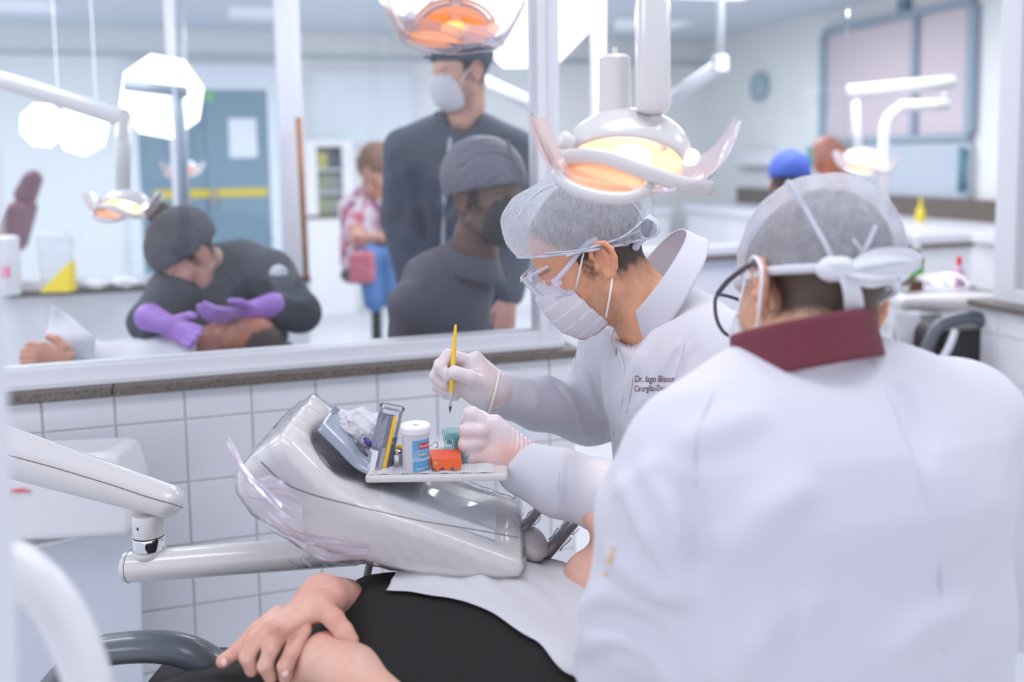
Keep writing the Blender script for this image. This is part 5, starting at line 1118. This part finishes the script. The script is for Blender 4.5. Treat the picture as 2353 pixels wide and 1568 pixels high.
# ================================================================ PEOPLE FARTHER BACK
M_NAVY = mat('coat_slate', (78, 86, 100), .8, bump=.15, bscale=150, bdist=.001)
M_CHAR = mat('coat_charcoal', (70, 74, 82), .8, bump=.15, bscale=150, bdist=.001)
M_MAUVE = mat('coat_mauve_grey', (98, 95, 104), .8, bump=.15, bscale=150, bdist=.001)
M_CAPN = mat('cap_slate', (74, 84, 98), .8); M_CAPC = mat('cap_charcoal', (84, 86, 92), .8); M_CAPM = mat('cap_mauve', (112, 108, 122), .7, noise=.1, nscale=40)
def bounds(pts, pad): a = np.array(pts); return a.min(0)-pad, a.max(0)+pad
def hand_simple(S, w, d, L, side, spread=1., r=.010, curl=.4):
    """relaxed hand: wrist w, direction d, palm side vector"""
    w = np.array(w); d = nrm(d); side = nrm(np.array(side)-d*np.dot(side, d)); n = np.cross(d, side)
    S.u(erc(w, w+d*L*.45, .026, .016, .038, .013, side), .015)
    for k in range(4):
        o = side*(-.028+.0187*k); a = w+d*L*.47+o*.95; l = L*[.36, .44, .48, .42][k]; b = a+d*l*.5+n*l*curl*.25; c = a+d*l*.85+n*l*curl*.75
        S.u(chain([a, b, c], [r, r*.92, r*.8], .003), .004)
    a = w+d*L*.12+side*.03; S.u(chain([a, a+d*L*.2+side*.022+n*.006, a+d*L*.36+side*.026+n*.014], [r*1.2, r*1.05, r*.85], .003), .008)
# ---- standing man
sm = thing('person', P(1060, 900, 3.2), 'standing person in dark zipped coat, dark cap and white mask behind the glass', 'person')
SO = P(1062, 172, 3.2); SR = orient(212, 12, 0)
head(sm, SO, SR, 1.02, .005, neck=P(1062, 270, 3.24), nr=(.058, .066), skin=(214, 166, 146), hair=(66, 56, 54), stub=.5)
sc_ = local(Sdf().u(ell((-.016, 0, .062), (.114, .090, .082))).u(ell((-.016, 0, .10), (.098, .078, .045)), .02).i(plane((.1, 0, .062), (.25, 0, -1.)), .004).disp(lambda p, d: .002*vnoise(p, 60, 3)), SO, SR, 1.02)
scap = iso('cap', sc_, SO-.2, SO+.22, .005, M_CAPN, sm)
seam(sc_, [(975, 128), (1010, 142), (1050, 150), (1095, 146)], .005, M_CAPN, scap, 'cap_band')
smk = iso('mask', local(mask_sdf(), SO, SR, 1.04), SO-.18, SO+.18, .0045, M_MASK, sm)
ob('ear_loop', MB().tube([SO+SR@np.array(v) for v in ((.05, .07, -.02), (.01, .084, .02))], .003, 6), M_MASK, smk)
st = Sdf().u(loft([(P(1060, 290, 3.24), .10, .07), (P(1055, 340, 3.24), .19, .10), (P(1055, 480, 3.24), .20, .12), (P(1050, 640, 3.24), .185, .12), (P(1045, 860, 3.24), .22, .14), (P(1045, 1050, 3.24), .24, .15)], (1, .12, 0)), 0)
st.u(chain([P(990, 315, 3.24), P(930, 345, 3.22), P(915, 500, 3.2), P(945, 640, 3.12)], [.07, .075, .06, .055], .02), .05)
st.u(chain([P(1120, 315, 3.26), P(1178, 345, 3.26), P(1198, 520, 3.24), P(1172, 672, 3.10)], [.07, .075, .062, .05], .02), .05)
st.c(rc(P(1062, 240, 3.2), P(1060, 285, 3.2), .06, .05), .01)
for qd in ([(930, 400), (950, 470), (940, 540)], [(990, 420), (1000, 520), (985, 620)], [(1120, 420), (1130, 520), (1110, 640)], [(960, 560), (1000, 600), (1030, 640)]): ridge(st, qd, .012, .04, off=-.006)
st.disp(lambda p, d: .004*vnoise(p, 18, 61)+.002*vnoise(p, 50, 62))
lo_, hi_ = bounds([P(870, 1000, 3.24), P(1250, 250, 3.24)], .3); sco = iso('coat', st, lo_, hi_, .009, M_NAVY, sm)
seam(st, [(1040, 275), (1034, 330), (1022, 440), (1018, 560), (1024, 690)], .008, mat('zip_pale', (176, 186, 198), .5), sco, 'zipper')
seam(st, [(1000, 262), (1040, 272), (1090, 255)], .012, M_NAVY, sco, 'collar')
h_ = Sdf(); hand_simple(h_, P(1170, 686, 3.08), P(1154, 775, 3.04)-P(1170, 686, 3.08), .19, (-1, .2, 0), r=.011)
lo_, hi_ = bounds([P(1100, 800, 3.06), P(1210, 670, 3.06)], .08); iso('hand', h_, lo_, hi_, .004, M_SKIN, sm, glove_color((212, 164, 148), (204, 140, 124), .5, 3))
ob('legs', MB().tube([P(1040, 900, 3.26), np.array([P(1040, 900, 3.26)[0]-.02, 3.26, .03])], [.15, .11], 16), M_NAVY, sm, smooth=True)
# ---- reflection of a person with black mask, built as a solid figure
gm_ = thing('person', P(1050, 900, 2.5), 'reflected person in mauve grey coat, soft cap and black mask, built as a figure behind the glass', 'person')
GO = P(1118, 462, 2.55); GR = orient(-42, 4, 0)
head(gm_, GO, GR, 1.05, .0045, neck=P(1090, 585, 2.58), nr=(.058, .066), skin=(112, 84, 72), hair=(52, 44, 42), stub=.2, blush=.2)  # dark skin tone carries the dimness of the reflection
gc_ = local(cap_sdf((.100, .052), (-.105, .0), 1.06, False, 9), GO, GR, 1.06); gcp = iso('cap', gc_, GO-.22, GO+.22, .0045, M_CAPM, gm_)
for q_ in ([(1060, 380), (1100, 352), (1150, 350), (1180, 365)], [(1075, 430), (1130, 410), (1175, 372)], [(1180, 368), (1200, 400)], [(1178, 366), (1165, 320)]): seam(gc_, q_, .004, M_CAPM, gcp, 'cap_fold')
gmk = iso('mask', local(mask_sdf(), GO, GR, 1.07), GO-.18, GO+.18, .0045, mat('mask_black', (46, 44, 48), .7), gm_)
ob('ear_loop', MB().tube([GO+GR@np.array(v) for v in ((.05, -.07, -.02), (.01, -.088, .02))], .0025, 6), mat('mask_black', (46, 44, 48), .7), gmk)
gs = Sdf().u(loft([(P(1075, 600, 2.6), .09, .07), (P(1030, 660, 2.6), .135, .10), (P(1012, 760, 2.6), .138, .11), (P(1008, 950, 2.6), .145, .12), (P(1008, 1150, 2.6), .15, .13)], (1, .35, 0)), 0)
gs.u(chain([P(1020, 650, 2.55), P(950, 700, 2.5), P(940, 880, 2.5), P(980, 1000, 2.45)], [.06, .068, .058, .05], .02), .04)
gs.c(rc(P(1092, 540, 2.57), P(1085, 595, 2.58), .06, .05), .01)
gs.disp(lambda p, d: .004*vnoise(p, 22, 63)+.002*vnoise(p, 60, 64))
lo_, hi_ = bounds([P(900, 1050, 2.6), P(1200, 580, 2.6)], .3); gco = iso('coat', gs, lo_, hi_, .008, M_MAUVE, gm_)
ob('collar', MB().grid(lambda s, t: P(1080, 612, 2.575)+np.array([(.098-.016*t)*math.cos(5.6*s+1.0), (.088-.014*t)*math.sin(5.6*s+1.0), .07*t-.03-.02*math.cos(5.6*s+1.0)]), 33, 5), M_MAUVE, gco, smooth=True, solid=.005)
# ---- bending woman with purple gloves
bw = thing('person', P(520, 900, 2.95), 'person in dark coat and grey cap with purple gloves bending over a patient', 'person')
BO = P(440, 590, 2.88); BR = orient(222, 48, 0)
head(bw, BO, BR, .98, .005, neck=P(505, 610, 2.98), nr=(.048, .055), skin=(206, 158, 142), hair=(74, 62, 58), stub=0)
bc_ = local(cap_sdf((.096, .055), (-.10, .0), .99, False, 12), BO, BR, 1.); bcp = iso('cap', bc_, BO-.2, BO+.2, .005, M_CAPC, bw)
iso('hair_bun', Sdf().u(ell(P(368, 492, 2.88), (.04, .04, .042))).disp(lambda p, d: .004*vnoise(p, 120, 3)), P(368, 492, 2.88)-.06, P(368, 492, 2.88)+.06, .004, mat('hair_brown', (78, 64, 58), .7), bw)
ob('hair_band', MB().tube([P(382, 506, 2.86)+np.array([.02*math.cos(t), .02*math.sin(t), .012*math.cos(t)]) for t in np.linspace(0, 6.283, 17)], .007, 8, cap=False), mat('band_green', (70, 150, 100), .6), bw, smooth=True)
bs = Sdf().u(loft([(P(500, 615, 2.98), .09, .08), (P(525, 660, 3.0), .17, .11), (P(530, 760, 3.02), .18, .13), (P(540, 900, 3.03), .18, .14)], (1, .1, .1)), 0)
bs.u(chain([P(470, 640, 2.95), P(395, 670, 2.85), P(340, 740, 2.78), P(352, 765, 2.72)], [.07, .072, .058, .04], .02), .04)
bs.u(chain([P(560, 600, 3.02), P(620, 632, 2.98), P(690, 718, 2.86), P(640, 722, 2.78)], [.075, .08, .064, .042], .02), .04)
for qd in ([(560, 620), (600, 680), (660, 700)], [(480, 660), (470, 720), (440, 760)], [(620, 640), (650, 690), (700, 700)]): ridge(bs, qd, .012, .03, off=-.006)
bs.disp(lambda p, d: .004*vnoise(p, 24, 65)+.002*vnoise(p, 60, 66))
lo_, hi_ = bounds([P(300, 880, 2.9), P(740, 560, 2.9)], .32); bco = iso('coat', bs, lo_, hi_, .008, M_CHAR, bw)
ob('sleeve_badge', MB().lathe(hit(bs, 640, 628, off=.004), (.3, -1, .2), [(.028, 0), (.026, .004), (.001, .005)], 14), mat('badge_white', (220, 222, 228), .6), bco, smooth=True)
M_PURP = mat('purple_nitrile', (168, 122, 206), .45, bump=.15, bscale=80)
for wv, dv_, sd, nm in ((P(578, 714, 2.72), P(480, 732, 2.62)-P(578, 712, 2.72), (.2, -.8, .6), 0), (P(385, 748, 2.66), P(440, 772, 2.62)-P(385, 748, 2.66), (0, .6, 1), 1)):
    h_ = Sdf(); hand_simple(h_, wv, dv_, .175, sd, r=.0105, curl=.7); h_.u(rc(wv-nrm(dv_)*.075, wv, .042, .031), .012)
    iso('glove', h_, wv+dv_*.3-.19, wv+dv_*.3+.19, .0045, M_PURP, bw)
# ---- her patient
bp_ = thing('person', P(400, 880, 2.75), 'patient in grey shirt lying back under the purple gloved hands', 'person')
QH = P(548, 806, 2.72); QR = np.stack([nrm((-.25, -.15, .95)), nrm((0, -1, 0)), nrm((.97, 0, .2))], 1); QR[:, 1] = np.cross(QR[:, 2], QR[:, 0])
head(bp_, QH, QR, 1.02, .005, neck=P(430, 850, 2.72), nr=(.056, .06), skin=(190, 124, 102), hair=(84, 74, 74), stub=.1, hairfront=.05)
qs = Sdf().u(loft([(P(-60, 960, 2.7), .2, .1), (P(200, 910, 2.72), .2, .11), (P(420, 890, 2.73), .18, .08)], YD), 0); qs.u(chain([P(330, 900, 2.55), P(240, 880, 2.5), P(150, 845, 2.52)], [.055, .05, .042], .02), .03)
qs.disp(lambda p, d: .003*vnoise(p, 25, 67)); lo_, hi_ = bounds([P(-100, 1000, 2.7), P(450, 800, 2.7)], .22); iso('shirt', qs, lo_, hi_, .01, mat('shirt_grey', (120, 126, 136), .8), bp_)
h_ = Sdf(); hand_simple(h_, P(160, 830, 2.5), P(70, 812, 2.5)-P(160, 830, 2.5), .18, (.1, .5, 1), r=.0115, curl=.9); iso('hand', h_, P(110, 815, 2.5)-.13, P(110, 815, 2.5)+.13, .004, M_SKIN, bp_, glove_color((196, 138, 112), (176, 104, 84), .5, 9))
bib2 = ob('paper_bib', MB().grid(lambda s, t: lerp(P(215+240*s, 792+8*math.sin(6*s), 2.8), P(200+250*s, 850+4*math.sin(9*s), 2.55), t)+ZU*(.05*math.sin(math.pi*t)+.004*math.sin(15*s+8*t)), 25, 14), M_PAPER, smooth=True, solid=.001); tag(bib2, 'white paper bib over the patient behind the glass', 'paper bib')
pb = ob('paper_towel', MB().grid(lambda s, t: lerp(lerp(P(118, 702, 2.62), P(224, 772, 2.6), s), lerp(P(96, 800, 2.56), P(206, 838, 2.54), s), t)+YD*.012*math.sin(5*s+4*t), 14, 12), M_PAPER, smooth=True, solid=.001); tag(pb, 'white folded paper towel propped up beside the folded hands behind the glass', 'paper')
ch2 = thing('dental_chair', P(620, 900, 2.75), 'maroon dental chair under the patient behind the glass', 'dental chair'); M_MAR = mat('maroon_vinyl', (112, 62, 78), .45)
iso('headrest', Sdf().u(rbox(P(590, 826, 2.74), (.10, .12, .035), .03)), P(590, 826, 2.74)-.16, P(590, 826, 2.74)+.16, .008, M_MAR, ch2)
iso('backrest', Sdf().u(erc(P(100, 960, 2.74), P(520, 910, 2.74), .24, .04, .2, .04, YD)), P(0, 1020, 2.74)-[.1, .35, .1], P(600, 860, 2.74)+[.1, .35, .1], .015, M_MAR, ch2)
ob('base', MB().box((P(200, 960, 2.74)[0], 2.74, .3), (.16, .16, .3)), M_WHITE, ch2, bevel=.03)
# far lamp arm and unit on the left between the glass walls
# ---- seated woman
sw = thing('person', P(860, 700, 4.7), 'person in flowered blouse and blue jeans sitting on a stool', 'person')
WO2 = P(868, 404, 4.7); WR = orient(-110, 28, 0)
head(sw, WO2, WR, 1., .008, neck=P(858, 445, 4.72), nr=(.05, .055), skin=(200, 150, 126), hair=(120, 92, 76), stub=0)
iso('hair', local(Sdf().u(ell((-.03, 0, .06), (.115, .10, .11))).c(ell((.09, 0, -.02), (.07, .07, .09)), .02).disp(lambda p, d: .012*vnoise(p, 70, 3)+.006*vnoise(p, 160, 4)), WO2, WR), WO2-.22, WO2+.22, .008, mat('hair_curly', (134, 104, 88), .8, noise=.3, nscale=40), sw)
bl = Sdf().u(loft([(P(855, 452, 4.74), .09, .07), (P(850, 480, 4.75), .16, .10), (P(850, 560, 4.76), .15, .12), (P(855, 590, 4.76), .17, .13)], XR), 0); bl.u(chain([P(825, 480, 4.72), P(815, 530, 4.65)], [.06, .055], .02), .03).u(chain([P(885, 480, 4.72), P(905, 525, 4.65)], [.06, .055], .02), .03)
def flower(V):
    n = vnoise(V, 60, 5); n2 = vnoise(V, 45, 9); c = np.tile(np.array(lin((214, 182, 196))), (len(V), 1)); c[n > .18] = lin((196, 96, 116)); c[n2 > .25] = lin((120, 96, 130)); c[n < -.25] = lin((232, 224, 228)); return c
lo_, hi_ = bounds([P(780, 620, 4.75), P(920, 430, 4.75)], .15); iso('blouse', bl, lo_, hi_, .01, mat('flower_cloth', (255, 255, 255), .8, vcol=True), sw, flower)
aw = Sdf().u(chain([P(816, 528, 4.65), P(826, 552, 4.52), P(885, 548, 4.42)], [.046, .04, .03], .02)).u(chain([P(905, 522, 4.65), P(915, 545, 4.52), P(890, 545, 4.42)], [.046, .04, .03], .02)).u(ell(P(888, 548, 4.4), (.045, .04, .03)), .02)
lo_, hi_ = bounds([P(800, 570, 4.5), P(930, 510, 4.5)], .14); iso('arms', aw, lo_, hi_, .008, M_SKIN, sw, glove_color((204, 156, 134), (190, 130, 110), .4, 2))
jn = Sdf().u(chain([P(838, 590, 4.74), P(856, 596, 4.4), P(860, 690, 4.36)], [.085, .07, .055], .02)).u(chain([P(885, 588, 4.74), P(905, 594, 4.4), P(910, 690, 4.36)], [.085, .07, .055], .02), .02)
lo_, hi_ = bounds([P(800, 740, 4.5), P(940, 560, 4.5)], .2); iso('jeans', jn, lo_, hi_, .01, mat('denim', (92, 130, 186), .8), sw)
for x in (862, 912): ob('shoe', MB().box(np.array([P(x, 730, 4.33)[0], 4.3, .04]), (.045, .12, .04)), mat('shoe_dark', (70, 66, 72), .6), sw, bevel=.03)
bag = thing('shoulder_bag', P(832, 650, 4.34), 'pink shoulder bag hanging in front of the seated person', 'bag')
iso('bag_body', Sdf().u(rbox(P(832, 615, 4.33), (.062, .03, .075), .02)).disp(lambda p, d: .004*vnoise(p, 60, 3)), P(832, 615, 4.33)-.12, P(832, 615, 4.33)+.12, .008, mat('bag_pink', (206, 120, 132), .6), bag)
ob('strap', MB().tube(spline([P(820, 585, 4.33), P(816, 545, 4.34), P(832, 560, 4.36), P(845, 586, 4.33)], 5), .006, 8), mat('strap_red', (170, 84, 96), .6), bag, smooth=True)
stl = thing('stool', np.append(P(860, 720, 4.75)[:2], 0), 'black stool with star base under the seated person', 'stool'); sx_, sy_ = P(862, 620, 4.75)[:2]; sz_ = P(862, 618, 4.75)[2]
ob('seat', MB().lathe((sx_, sy_, sz_-.06), ZU, [(.16, 0), (.18, .02), (.18, .05), (.15, .065), (.001, .065)], 24), M_DARK, stl, auto=.6); ob('column', MB().lathe((sx_, sy_, .08), ZU, [(.035, 0), (.03, .05), (.025, sz_-.14)], 14), M_DARK, stl, auto=.6)
for k in range(5): a = k*1.2566+.3; ob('foot', MB().tube([(sx_, sy_, .1), (sx_+.26*math.cos(a), sy_+.26*math.sin(a), .055)], [.025, .018], 8), M_DARK, stl); ob('caster', MB().lathe((sx_+.26*math.cos(a)-.02, sy_+.26*math.sin(a), .028), XR, [(.027, 0), (.028, .02), (.027, .04)], 12), M_DARK, stl, auto=.6)
# ---- two people by the right lamp
r1 = thing('person', P(1900, 470, 4.9), 'person in pale coat bending beside the right lamp', 'person'); RO = P(1912, 376, 4.9); RR = orient(-70, 20, 20)
head(r1, RO, RR, 1.05, .008, neck=P(1930, 450, 4.95), nr=(.055, .06), skin=(214, 116, 74), hair=(186, 116, 90), stub=0)
rs_ = Sdf().u(loft([(P(1930, 462, 4.97), .1, .08), (P(1930, 500, 5.), .19, .11), (P(1930, 640, 5.02), .19, .13)], XR), 0); lo_, hi_ = bounds([P(1820, 660, 5), P(2040, 440, 5)], .14); iso('coat', rs_, lo_, hi_, .014, mat('coat_pale', (206, 214, 226), .8), r1)
r2 = thing('person', P(1815, 480, 4.15), 'person in bright blue cap hidden behind the assistant\'s head', 'person'); RO2 = P(1815, 428, 4.15); R2R = orient(60, 15, 0)
head(r2, RO2, R2R, 1., .008, neck=P(1815, 492, 4.17), nr=(.055, .06), skin=(206, 156, 134), hair=(70, 60, 56), stub=0)
iso('cap', local(cap_sdf((.1, .05), (-.1, .02), 1., False, 3), RO2, R2R), RO2-.2, RO2+.2, .008, mat('cap_blue', (66, 92, 180), .7), r2)
rs_ = Sdf().u(loft([(P(1815, 508, 4.19), .1, .08), (P(1815, 548, 4.2), .19, .11), (P(1815, 700, 4.2), .19, .13)], XR), 0); lo_, hi_ = bounds([P(1690, 720, 4.2), P(1940, 480, 4.2)], .14); iso('coat', rs_, lo_, hi_, .014, mat('scrub_blue', (84, 104, 170), .8), r2)

# ================================================================ THINGS ON SILLS AND THE RIGHT BAY
def on(px, v, z): u, _ = RW(px, 640, v); return Wp(u, v, z)
z2 = SZ+.023
cn_ = on(24, V2-.06, z2); cs = thing('wipes_canister', cn_, 'white canister with pink print on the far sill at the left edge', 'canister'); cn_ = cn_+np.array([0, -.02, 0])
ob('tub', MB().lathe(cn_, ZU, [(.045, 0), (.047, .004), (.047, .20), (.044, .205)], 24), M_WHITE, cs, auto=.5); ob('lid', MB().lathe(cn_+ZU*.205, ZU, [(.048, 0), (.048, .018), (.03, .024), (.001, .024)], 24), M_WHITE, cs, auto=.5)
ob('pink_print', arcband(cn_, ZU, .0475, .07, .115, -.2, .7), mat('print_pink', (228, 110, 150), .5), cs, smooth=True)
bgp = on(130, V2-.07, z2); pg = thing('plastic_bag', bgp, 'clear plastic bag with yellow bottom on the far sill', 'bag')
bagf = Sdf().u(erc(bgp+ZU*.03, bgp+ZU*.21, .06, .035, .075, .03, XR)).disp(lambda p, d: .006*vnoise(p, 60, 3)); iso('film', bagf, bgp-[.12, .09, .0], bgp+[.12, .09, .3], .006, clear('bag_film', (248, 249, 252), .02, .15, bump=.4, bscale=30, fres=1.2, milk=.35), pg)
ob('yellow_bottom', MB().add([bgp+np.array(v) for v in ((-.05, -.04, .004), (.068, -.04, .004), (.072, -.035, .12), (-.05, .02, .004), (.068, .02, .004), (.072, .01, .12))], [(0, 1, 2), (3, 5, 4), (0, 3, 4, 1), (1, 4, 5, 2), (2, 5, 3, 0)]), mat('bag_yellow', (232, 206, 44), .5), pg)
for k, (px, rx_) in enumerate(((215, .06), (285, .075))):
    c = on(px, V2-.02, z2+.02); tissue('crumpled_tissue', c, rx_, .035, .02, ['smaller tissue heap beside the bag on the far sill', 'wider tissue heap on the far sill near the bending person'][k], 31+k*9)
fc = thing('dental_chair', P(55, 560, 4.9), 'distant empty maroon dental chair at the far left', 'dental chair')
iso('headrest', Sdf().u(erc(P(58, 450, 4.9), P(75, 412, 4.9), .05, .06, .05, .05, YD)), P(66, 430, 4.9)-.2, P(66, 430, 4.9)+.2, .01, M_MAR, fc); iso('backrest', Sdf().u(erc(P(20, 560, 4.9), P(52, 478, 4.9), .17, .06, .13, .05, YD)), P(35, 520, 4.9)-.4, P(35, 520, 4.9)+.4, .015, M_MAR, fc)
ob('pedestal', MB().box((P(20, 600, 4.9)[0]-.1, 4.9, .3), (.14, .14, .3)).tube([P(20, 570, 4.9), (P(20, 600, 4.9)[0]-.1, 4.9, .5)], .05), M_DARK, fc, bevel=.02)
# right bay: second instrument table with bottles
rt = thing('instrument_table', P(2150, 690, 3.5), 'second white instrument table with film and bottles in the right bay', 'instrument table')
rtf = Sdf().u(rbox(P(2160, 682, 3.5), (.225, .17, .03), .028)).u(ell(P(2160, 690, 3.48), (.2, .15, .05)), .03); iso('body', rtf, P(2160, 682, 3.5)-.27, P(2160, 682, 3.5)+.27, .009, M_CREAM, rt)
tzr = P(2160, 682, 3.5)[2]+.031
ob('steel_tray', MB().box((P(2150, 660, 3.5)[0], 3.5, tzr+.004), (.17, .12, .004)), M_STEEL, rt, bevel=.003)
ob('arm', MB().tube(spline([P(2230, 700, 3.5), P(2280, 740, 3.55), P(2320, 800, 3.6)], 5), .03, 14), M_CREAM, rt, smooth=True)
ob('film', MB().grid(lambda s, t: P(2040+250*s, 690-70*math.sin(math.pi*min(1, s*1.1))*(1-t)-25*t, 3.38+.24*t)+ZU*(.012*math.sin(11*s+5*t)+.008*math.sin(23*t)), 30, 14), M_WRAP, rt, smooth=True)
def bot(px, py0, py1, Yy, name, label, col, lab, cap_, rr):
    o = P(px, py0, Yy); o[2] = tzr+.008; h = P(px, py1, Yy)[2]-o[2]; t = thing(name, o, label, 'bottle')
    ob('glass', MB().lathe(o, ZU, [(rr*.95, 0), (rr, .003), (rr, h*.55), (rr*.45, h*.68), (rr*.42, h*.75)], 20), mat(name+'_g', col, .2), t, auto=.5)
    ob('label', MB().lathe(o+ZU*h*.16, ZU, [(rr+.0006, 0), (rr+.0006, h*.34)], 20, cap=False), mat(name+'_l', lab, .6), t, smooth=True)
    ob('cap', MB().lathe(o+ZU*h*.74, ZU, [(rr*.5, 0), (rr*.52, h*.04), (rr*.5, h*.24), (rr*.3, h*.26)], 16), mat(name+'_c', cap_, .4), t, auto=.5)
bot(2105, 640, 540, 3.46, 'brown_bottle', 'brown dropper bottle with green label and white cap in the right bay', (104, 66, 44), (92, 168, 76), (232, 232, 238), .026)
bot(2203, 645, 590, 3.5, 'red_cap_vial', 'small vial with red cap and violet label in the right bay', (206, 160, 190), (160, 120, 180), (226, 40, 44), .018)
pp = ob('paper_sheet', MB().grid(lambda s, t: lerp(P(2056+60*s, 716, 3.2), P(2058+56*s, 822, 3.18), t)+YD*.006*math.sin(6*t+3*s), 8, 10), M_PAPER, smooth=True, solid=.001); tag(pp, 'white paper sheet hanging below the second instrument table', 'paper')
dc = thing('dental_chair', P(2170, 860, 3.2), 'dark dental chair with grey armrest at the right bay', 'dental chair')
iso('backrest', Sdf().u(rbox(P(2165, 800, 3.2), (.11, .16, .10), .05, rz(.2))), P(2165, 800, 3.2)-.25, P(2165, 800, 3.2)+.25, .01, mat('chair_black', (50, 44, 48), .5), dc)
iso('seat', Sdf().u(rbox(P(2040, 900, 3.15), (.3, .2, .06), .05)), P(2040, 900, 3.15)-.36, P(2040, 900, 3.15)+.36, .012, M_MAR, dc)
ob('armrest', MB().tube(spline([P(x, y, 3.05) for x, y in [(2120, 830), (2150, 760), (2190, 735), (2245, 730), (2280, 760)]], 5), .022, 12), mat('armrest_grey', (92, 98, 106), .35, coat=.3), dc, smooth=True)
ob('hose', MB().tube(spline([P(2150, 850, 3.0), P(2180, 800, 3.0), P(2195, 760, 3.02)], 5), .012, 10), M_ALU, dc, smooth=True)
ob('base', MB().box((P(2040, 950, 3.15)[0], 3.15, .2), (.16, .14, .2)), M_WHITE, dc, bevel=.03)
u_, _ = RW(2115, 490, 3.0); yb = P(2115, 523, 6.0); ybt = thing('spray_bottle', yb, 'yellow bottle standing on the right granite counter', 'bottle'); yb[2] = zc_
vq, _ = RU(2115, 500, UR-.4); yb = Wp(UR-.4, vq, zc_); 
ob('bottle_body', MB().lathe(yb, ZU, [(.03, 0), (.032, .01), (.03, .07), (.012, .1), (.01, .12)], 18), mat('bottle_yellow', (222, 206, 60), .4), ybt, auto=.6); ob('nozzle', MB().lathe(yb+ZU*.12, ZU, [(.012, 0), (.01, .02), (.003, .04)], 12), mat('bottle_yellow', (222, 206, 60), .4), ybt, auto=.6)
# dental unit arm right of the standing man and behind the lamp
for k, (A, Bq, Yy, lb) in enumerate((((1060, 165), (1240, 250), 4.2, 'white slanted unit arm behind the standing person'), ((1540, 228), (1655, 150), 4.6, 'white slanted unit arm behind the large lamp'))):
    a_ = thing('dental_boom', P(*Bq, Yy), lb, 'dental arm'); ob('arm', MB().tube([P(*A, Yy), P(*Bq, Yy)], .035, 14), M_WHITE, a_, smooth=True); e = P(*(A if k == 0 else Bq), Yy)
    ob('hanger', MB().tube([e, np.array([e[0], e[1], 2.5])], .02, 12), M_WHITE, a_, smooth=True); ob('joint', MB().lathe(e-ZU*.04, ZU, [(.03, 0), (.042, .01), (.042, .08), (.03, .09)], 16), M_ALU, a_, auto=.6)
